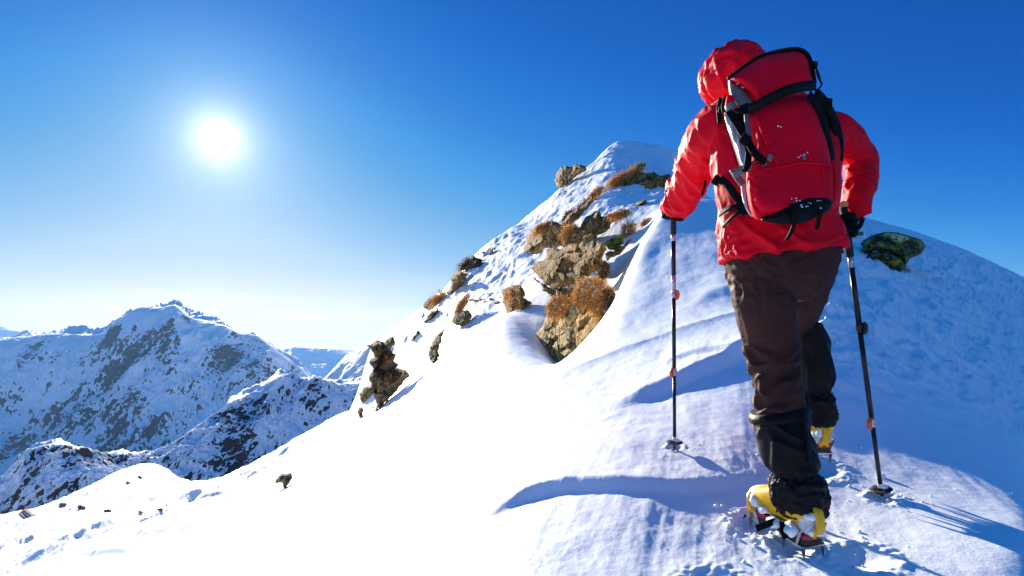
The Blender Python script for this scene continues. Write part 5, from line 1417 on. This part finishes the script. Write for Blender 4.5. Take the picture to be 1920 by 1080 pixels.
TIP_R = W(1655, 940, yr + 0.02); TOP_R = W(1581, 384, 2.19)
fl = lambda py: (py - 372) / (849 - 372); fr = lambda py: (py - 384) / (940 - 384)
make_pole(TOP_L, TIP_L, [(0, fl(437), 0.0135, 'grip', 'grip'), (fl(437), fl(450), 0.0100, 'shaft_band', 'shaft_light'), (fl(450), fl(512), 0.0105, 'upper_shaft', 'shaft'), (fl(512), fl(541), 0.0100, 'shaft_band', 'shaft_light'),
                         (fl(541), fl(692), 0.0092, 'middle_shaft', 'shaft'), (fl(692), fl(832), 0.0080, 'lower_shaft', 'shaft')],
          [(fl(547), 'orange', 1), (fl(693), 'orange', -1)], 'upright black trekking pole planted in sunlit snow, held in the left hand',
          [W(1252, 402, 2.70), W(1268, 411, 2.66), W(1280, 410, 2.66), W(1285, 400, 2.67), W(1283, 388, 2.70)], None)
make_pole(TOP_R, TIP_R, [(0, fr(475), 0.0135, 'grip', 'grip'), (fr(475), fr(494), 0.0100, 'shaft_band', 'shaft_light'), (fr(494), fr(602), 0.0098, 'upper_shaft', 'shaft'),
                         (fr(602), fr(778), 0.0090, 'middle_shaft', 'shaft'), (fr(778), fr(922), 0.0080, 'lower_shaft', 'shaft')],
          [(fr(603), 'shaft', 1), (fr(783), 'orange', -1)], 'leaning black trekking pole with one orange lever, held in the right hand',
          [W(1588, 402, 2.19), W(1590, 420, 2.17), W(1600, 432, 2.16), W(1612, 424, 2.17), W(1618, 408, 2.19)], 'cork')
axL = (TOP_L - TIP_L).normalized(); axR = (TOP_R - TIP_R).normalized()
make_glove('glove', W(1262, 392, 2.742), axL, Vector((-1, 0.5, 0.1)), W(1265, 388, 2.65))
gR = TOP_R.lerp(TIP_R, fr(421))
make_glove('glove', gR, axR, Vector((0.9, 0.5, 0.0)), W(1606, 396, 2.24))

# ------------------------------------------------------------------ the body under the clothes, one continuous figure
def make_body():
    c = W(1374, 144, 2.39)
    def s(pr, k): return ([p for p in pr[0]], [r * k for r in pr[1]])
    g = [loft([(r[0], r[1] * 0.86, r[2] * 0.8, 0) for r in TORSO[1:]]), loft([(r[0], r[1] * 0.88, r[2] * 0.82, 0) for r in PEL]),
         limb(*s(ARM_L, 0.62)), limb(*s(ARM_R, 0.66)), limb(*s(LEG_L, 0.72)), limb(*s(LEG_R, 0.72)),
         limb([W(1467, 790, 2.05), W(1490, 880, 2.01), W(1500, 960, 2.02)], [0.055, 0.042, 0.036]), limb([W(1516, 670, 2.47), W(1526, 740, 2.50), W(1532, 800, 2.53)], [0.052, 0.042, 0.036]),
         limb([W(1425, 200, 2.27), W(1400, 178, 2.32), c + Vector((0, -0.01, -0.06))], [0.062, 0.055, 0.05]),
         ball_geo(c, 0.076, 0.098, 0.112), ball_geo(c + Vector((0, 0.03, -0.06)), 0.056, 0.062, 0.056),
         limb([c + Vector((0, 0.092, 0.012)), c + Vector((0, 0.112, -0.014)), c + Vector((0, 0.116, -0.030))], [0.009, 0.012, 0.015], 10),
         limb([c + Vector((-0.02, 0.086, -0.058)), c + Vector((0, 0.093, -0.057)), c + Vector((0.02, 0.086, -0.058))], [0.005, 0.008, 0.005], 8),
         ball_geo(c + Vector((-0.03, 0.082, 0.006)), 0.012, 0.010, 0.009, 12, 8), ball_geo(c + Vector((0.03, 0.082, 0.006)), 0.012, 0.010, 0.009, 12, 8),
         ball_geo(c + Vector((-0.077, 0.0, -0.01)), 0.009, 0.02, 0.03, 12, 8), ball_geo(c + Vector((0.077, 0.0, -0.01)), 0.009, 0.02, 0.03, 12, 8)]
    merged('body', g, M['skin'], person, 0.009, 3)
make_body()
# ------------------------------------------------------------------ the backpack
pack = empty('backpack', W(1485, 300, 1.98))
PO = pack.location.copy()
tag(pack, 'large red backpack with black trim and silver side panel on the walker', 'backpack')
def pp(px, py, y): return W(px, py, y) - PO
def prel(amp, seed, fr=(14, 14)):
    return lambda V, d: amp * (fbm2(V[:, 0] * fr[0], V[:, 1] * fr[1], 3, seed, ridged=True) - 0.2)
LEAN = 0.28
bag = pillow('main_bag', [(1396,212),(1424,196),(1462,184),(1500,178),(1520,182),(1534,205),(1546,240),(1556,280),(1561,315),(1560,350),(1556,380),(1540,400),(1500,410),(1455,412),(1422,408),(1406,385),(1399,350),(1400,310),(1404,275),(1399,240)],
             1.98, 0.105, 0.12, M['red_pack'], pack, edge=0.055, lean=LEAN, origin=PO,
             relief=lambda V, d: 0.006 * (fbm2(V[:, 0] * 9, V[:, 1] * 14, 3, 5, ridged=True)) * sstep(0.0, -0.10, V[:, 0]) + 0.010 * np.exp(-((V[:, 0] + 0.085 + 0.1 * V[:, 1]) / 0.012) ** 2) * sstep(-0.02, 0.05, V[:, 1]))
side = pillow('side_panel', [(1357,212),(1372,205),(1392,203),(1404,240),(1410,280),(1408,312),(1398,322),(1388,315),(1378,285),(1367,250)], 2.03, 0.030, 0.09, M['black_web'], pack, edge=0.03, lean=LEAN, skew=-0.5, origin=PO)
def silver_mat():
    m, nt, b, L = new_mat('silver_pleated_panel')
    b.inputs['Roughness'].default_value = 0.42; b.inputs['Metallic'].default_value = 0.25
    tc = N(nt, 'ShaderNodeTexCoord')
    mp = N(nt, 'ShaderNodeMapping'); mp.inputs['Rotation'].default_value = (0, R(-26), 0); mp.inputs['Scale'].default_value = (1, 0.2, 0.1); L(tc.outputs['Object'], mp.inputs[0])
    w = N(nt, 'ShaderNodeTexWave', wave_type='BANDS', bands_direction='X', ins={'Scale': 22.0, 'Distortion': 1.2, 'Detail': 2.0}); L(mp.outputs[0], w.inputs[0])
    r = ramp(nt, ((0.1, (0.36, 0.36, 0.37)), (0.7, (0.62, 0.62, 0.63)))); L(w.outputs[0], r.inputs[0]); L(r.outputs[0], b.inputs['Base Color'])
    bp = N(nt, 'ShaderNodeBump', ins={'Strength': 0.7, 'Distance': 0.006}); L(w.outputs[0], bp.inputs['Height']); L(bp.outputs[0], b.inputs['Normal'])
    return m
M['silver'] = silver_mat()
pillow('silver_gusset', [(1358,218),(1368,212),(1380,232),(1394,262),(1402,290),(1403,312),(1394,318),(1386,300),(1375,268),(1364,240)], 1.985, 0.020, 0.05, M['silver'], pack, edge=0.02, lean=LEAN, skew=-0.5, cell=1.5, origin=PO)
pillow('silver_gusset', [(1389,326),(1398,330),(1400,360),(1403,385),(1413,405),(1404,402),(1394,382),(1389,355)], 1.965, 0.012, 0.04, M['silver'], pack, edge=0.012, lean=LEAN, skew=-0.4, cell=1.2, origin=PO)
# lower pocket with its seam and lip
pillow('front_pocket', [(1403,330),(1432,318),(1470,313),(1500,306),(1540,309),(1559,312),(1562,345),(1558,385),(1520,378),(1480,392),(1450,406),(1424,413),(1410,402),(1402,372)], 1.905, 0.040, 0.06, M['red_pack'], pack, edge=0.022, lean=LEAN * 0.6, origin=PO,
       relief=lambda V, d: 0.010 * (fbm2((V[:, 0] + V[:, 1]) * 16, (V[:, 1] - V[:, 0]) * 7, 3, 8, ridged=True)) * sstep(-0.03, -0.09, V[:, 0]))
geo_obj('pocket_lip', [limb([pp(1405, 331, 1.865), pp(1432, 318, 1.862), pp(1470, 312, 1.860), pp(1500, 305, 1.860), pp(1540, 308, 1.865), pp(1560, 312, 1.89)], [(0.004, 0.003)] * 6, 8)], M['red_pack'], pack)
pillow('side_pocket', [(1556,300),(1568,304),(1577,325),(1579,350),(1574,378),(1562,392),(1553,380),(1556,345)], 1.97, 0.07, 0.07, M['red_pack'], pack, edge=0.035, lean=LEAN, cell=1.5, origin=PO)
pillow('base_panel', [(1426,412),(1448,399),(1478,380),(1500,371),(1522,366),(1548,370),(1562,380),(1556,393),(1540,404),(1510,417),(1478,421),(1448,418)], 1.862, 0.040, 0.11, M['dark_panel'], pack, edge=0.035, lean=LEAN * 0.4, cell=1.6, origin=PO)
# seams, piping and a zip on the red fabric
def seam(pts, r=0.0028, mat='red_pack', name='seam'):
    geo_obj(name, [limb([pp(*p) for p in pts], [(r, r)] * len(pts), 6)], M[mat], pack)
seam([(1434, 320, 1.861), (1433, 350, 1.855), (1431, 385, 1.85), (1428, 405, 1.86)])
seam([(1541, 312, 1.864), (1545, 345, 1.86), (1545, 372, 1.86)])
seam([(1422, 226, 1.885), (1428, 245, 1.878), (1438, 272, 1.870)], 0.004)
seam([(1428, 222, 1.885), (1434, 243, 1.876), (1444, 268, 1.868)], 0.003)
seam([(1432, 292, 1.866), (1452, 296, 1.862), (1458, 310, 1.858), (1448, 322, 1.856)], 0.004)
geo_obj('zip', [strap_geo([pp(1425, 224, 1.882), pp(1431, 244, 1.875), pp(1441, 270, 1.868)], 0.006, 0.002, 3)], M['red_shell'], pack)
# lid
pillow('lid', [(1367,148),(1372,143),(1392,128),(1421,109),(1450,100),(1483,95),(1500,97),(1511,104),(1518,120),(1522,138),(1524,155),(1505,158),(1486,163),(1462,172),(1440,183),(1420,194),(1408,180),(1392,164),(1376,153)], 2.03, 0.075, 0.11, M['red_pack'], pack, edge=0.05, lean=0.55, origin=PO)
pillow('lid_side', [(1366,147),(1378,155),(1392,164),(1403,176),(1418,196),(1412,203),(1398,204),(1384,199),(1374,190),(1367,172)], 2.0, 0.03, 0.08, M['grey_web'], pack, edge=0.02, lean=0.4, skew=-0.3, cell=1.4, origin=PO)
geo_obj('lid_piping', [limb([pp(1366, 147, 2.00), pp(1390, 129, 2.02), pp(1421, 108, 2.04), pp(1452, 98, 2.05), pp(1484, 92, 2.05), pp(1502, 94, 2.05), pp(1514, 103, 2.04), pp(1521, 120, 2.03), pp(1525, 140, 2.01), pp(1527, 156, 1.99)], [(0.007, 0.007)] * 10, 8)], M['black_web'], pack)
V, Fc = strap_geo([pp(1404, 206, 1.905), pp(1422, 196, 1.885), pp(1445, 184, 1.875), pp(1470, 172, 1.875), pp(1495, 164, 1.885), pp(1528, 160, 1.93)], 0.030, 0.008, 4, face=Vector((0, -1, -0.2)))
geo_obj('lid_band', [(V, Fc)], M['dark_panel'], pack)
pillow('lid_fold', [(1388,198),(1404,190),(1418,194),(1416,204),(1404,212),(1388,214),(1376,208)], 1.96, 0.015, 0.05, M['dark_panel'], pack, edge=0.02, lean=0.3, cell=1.4, origin=PO)
# straps, buckles and cords
def strap(name, pts, w, mat='black_web', face=Vector((0, -1, 0.1)), th=0.004):
    return geo_obj(name, [strap_geo([pp(*p) for p in pts], w, th, 4, face=face)], M[mat], pack)
def buckle(px, py, y, w, h, ang, mat='black_web'):
    m4 = Matrix.Translation(pp(px, py, y)) @ Matrix.Rotation(ang, 4, 'Y')
    geo_obj('buckle', [box_geo(m4, w, 0.010, h, 0.003)], M[mat], pack)
strap('compression_strap', [(1366, 208, 1.95), (1384, 236, 1.93), (1402, 265, 1.895), (1418, 290, 1.87), (1432, 303, 1.862)], 0.024)
strap('compression_strap', [(1400, 215, 1.93), (1402, 238, 1.91), (1406, 262, 1.895)], 0.016, 'grey_web')
strap('compression_strap', [(1376, 330, 1.93), (1392, 318, 1.91), (1412, 310, 1.885), (1436, 302, 1.862)], 0.026, 'grey_web')
strap('compression_strap', [(1404, 285, 1.90), (1402, 306, 1.885), (1397, 322, 1.90)], 0.020)
strap('compression_strap', [(1374, 318, 1.95), (1384, 334, 1.93), (1394, 346, 1.92)], 0.022, 'grey_web')
buckle(1397, 262, 1.885, 0.030, 0.034, 0.6, 'black_web')
buckle(1430, 302, 1.852, 0.020, 0.020, 0.4)
buckle(1443, 296, 1.850, 0.014, 0.020, 0.35, 'grey_web')
strap('shoulder_strap', [(1386, 192, 1.99), (1370, 184, 2.03), (1352, 186, 2.08), (1338, 194, 2.12)], 0.022, 'grey_web', face=Vector((-0.3, -1, 0.8)))
strap('shoulder_strap', [(1530, 176, 1.99), (1548, 196, 2.02), (1562, 225, 2.06), (1570, 262, 2.08), (1570, 300, 2.07)], 0.040, face=Vector((0.3, -1, 0.2)), th=0.012)
strap('load_strap', [(1352, 184, 2.06), (1348, 205, 2.055), (1350, 232, 2.05)], 0.016)
strap('load_strap', [(1362, 180, 2.0), (1356, 196, 2.0), (1357, 210, 2.0)], 0.012)
buckle(1352, 206, 2.04, 0.018, 0.022, 0.2)
buckle(1551, 192, 2.01, 0.032, 0.028, 0.05)
buckle(1527, 122, 2.0, 0.020, 0.024, 0.1)
strap('side_webbing', [(1516, 176, 1.93), (1534, 200, 1.945), (1546, 232, 1.95), (1555, 268, 1.95), (1560, 300, 1.95)], 0.030, face=Vector((0.6, -1, 0)))
geo_obj('rolled_mat', [limb([pp(1369, 182, 1.975), pp(1369, 196, 1.97), pp(1371, 207, 1.97)], [0.012, 0.016, 0.013], 12)], M['red_pack'], pack)
geo_obj('rolled_mat_band', [limb([pp(1369, 197, 1.969), pp(1371, 205, 1.966)], [0.018, 0.017], 12)], M['grey_web'], pack)
geo_obj('cord', [limb([pp(1527, 118, 2.0), pp(1531, 130, 1.99), pp(1534, 145, 1.985), pp(1541, 157, 1.985), pp(1536, 165, 1.985)], [0.0028] * 5, 8), limb([pp(1529, 124, 2.0), pp(1536, 140, 1.985), pp(1539, 156, 1.985)], [0.0022] * 3, 8)], M['black_web'], pack)
strap('dangling_strap', [(1484, 382, 1.815), (1488, 400, 1.808), (1489, 418, 1.82), (1482, 438, 1.845), (1475, 450, 1.86)], 0.011)
strap('dangling_strap', [(1538, 392, 1.815), (1536, 408, 1.82), (1532, 428, 1.85)], 0.013)
buckle(1532, 425, 1.843, 0.013, 0.016, 0.1)
geo_obj('rivet', [ball_geo(pp(1508, 297, 1.866), 0.006, 0.003, 0.006, 12, 8)], M['grey_web'], pack)
# hip belt on the left side
strap('hip_belt', [(1404, 392, 2.0), (1386, 376, 2.0), (1368, 352, 2.03), (1350, 335, 2.08)], 0.026, face=Vector((-0.5, -1, 0.2)), th=0.008)
strap('hip_belt', [(1400, 398, 1.98), (1380, 388, 1.985), (1362, 393, 2.02), (1350, 402, 2.08)], 0.018, face=Vector((-0.4, -1, 0.2)), th=0.006)
strap('hip_belt', [(1412, 402, 1.955), (1388, 398, 1.97), (1370, 410, 2.0), (1355, 426, 2.06)], 0.010, face=Vector((-0.4, -1, 0.2)), th=0.006)
strap('hip_belt', [(1384, 378, 1.985), (1390, 392, 1.97), (1398, 402, 1.96)], 0.020, face=Vector((-0.3, -1, 0)))
buckle(1343, 338, 2.09, 0.026, 0.034, 0.6)
# frozen snow caught on the pack
rng = np.random.default_rng(9)
gs = []
def bits(spots, spread, n, y, r):
    for px, py in spots:
        for k in range(n):
            q = (px + rng.normal(0, spread), py + rng.normal(0, spread * 0.5))
            gs.append(ball_geo(pp(q[0], q[1], y), r * rng.uniform(0.5, 1.4), r * 0.5, r * rng.uniform(0.4, 0.9), 7, 5))
bits([(1496, 377), (1504, 384), (1512, 388), (1520, 380), (1536, 378), (1538, 390), (1490, 374)], 3.5, 3, 1.822, 0.0022)
bits([(1500, 291), (1510, 289)], 4, 4, 1.868, 0.0022)
bits([(1372, 150), (1382, 156), (1392, 163)], 2.5, 3, 1.975, 0.0028)
bits([(1462, 236), (1448, 395), (1440, 405), (1470, 385)], 2, 2, 1.86, 0.003)
geo_obj('stuck_snow', gs, M['snow_clump'], pack)
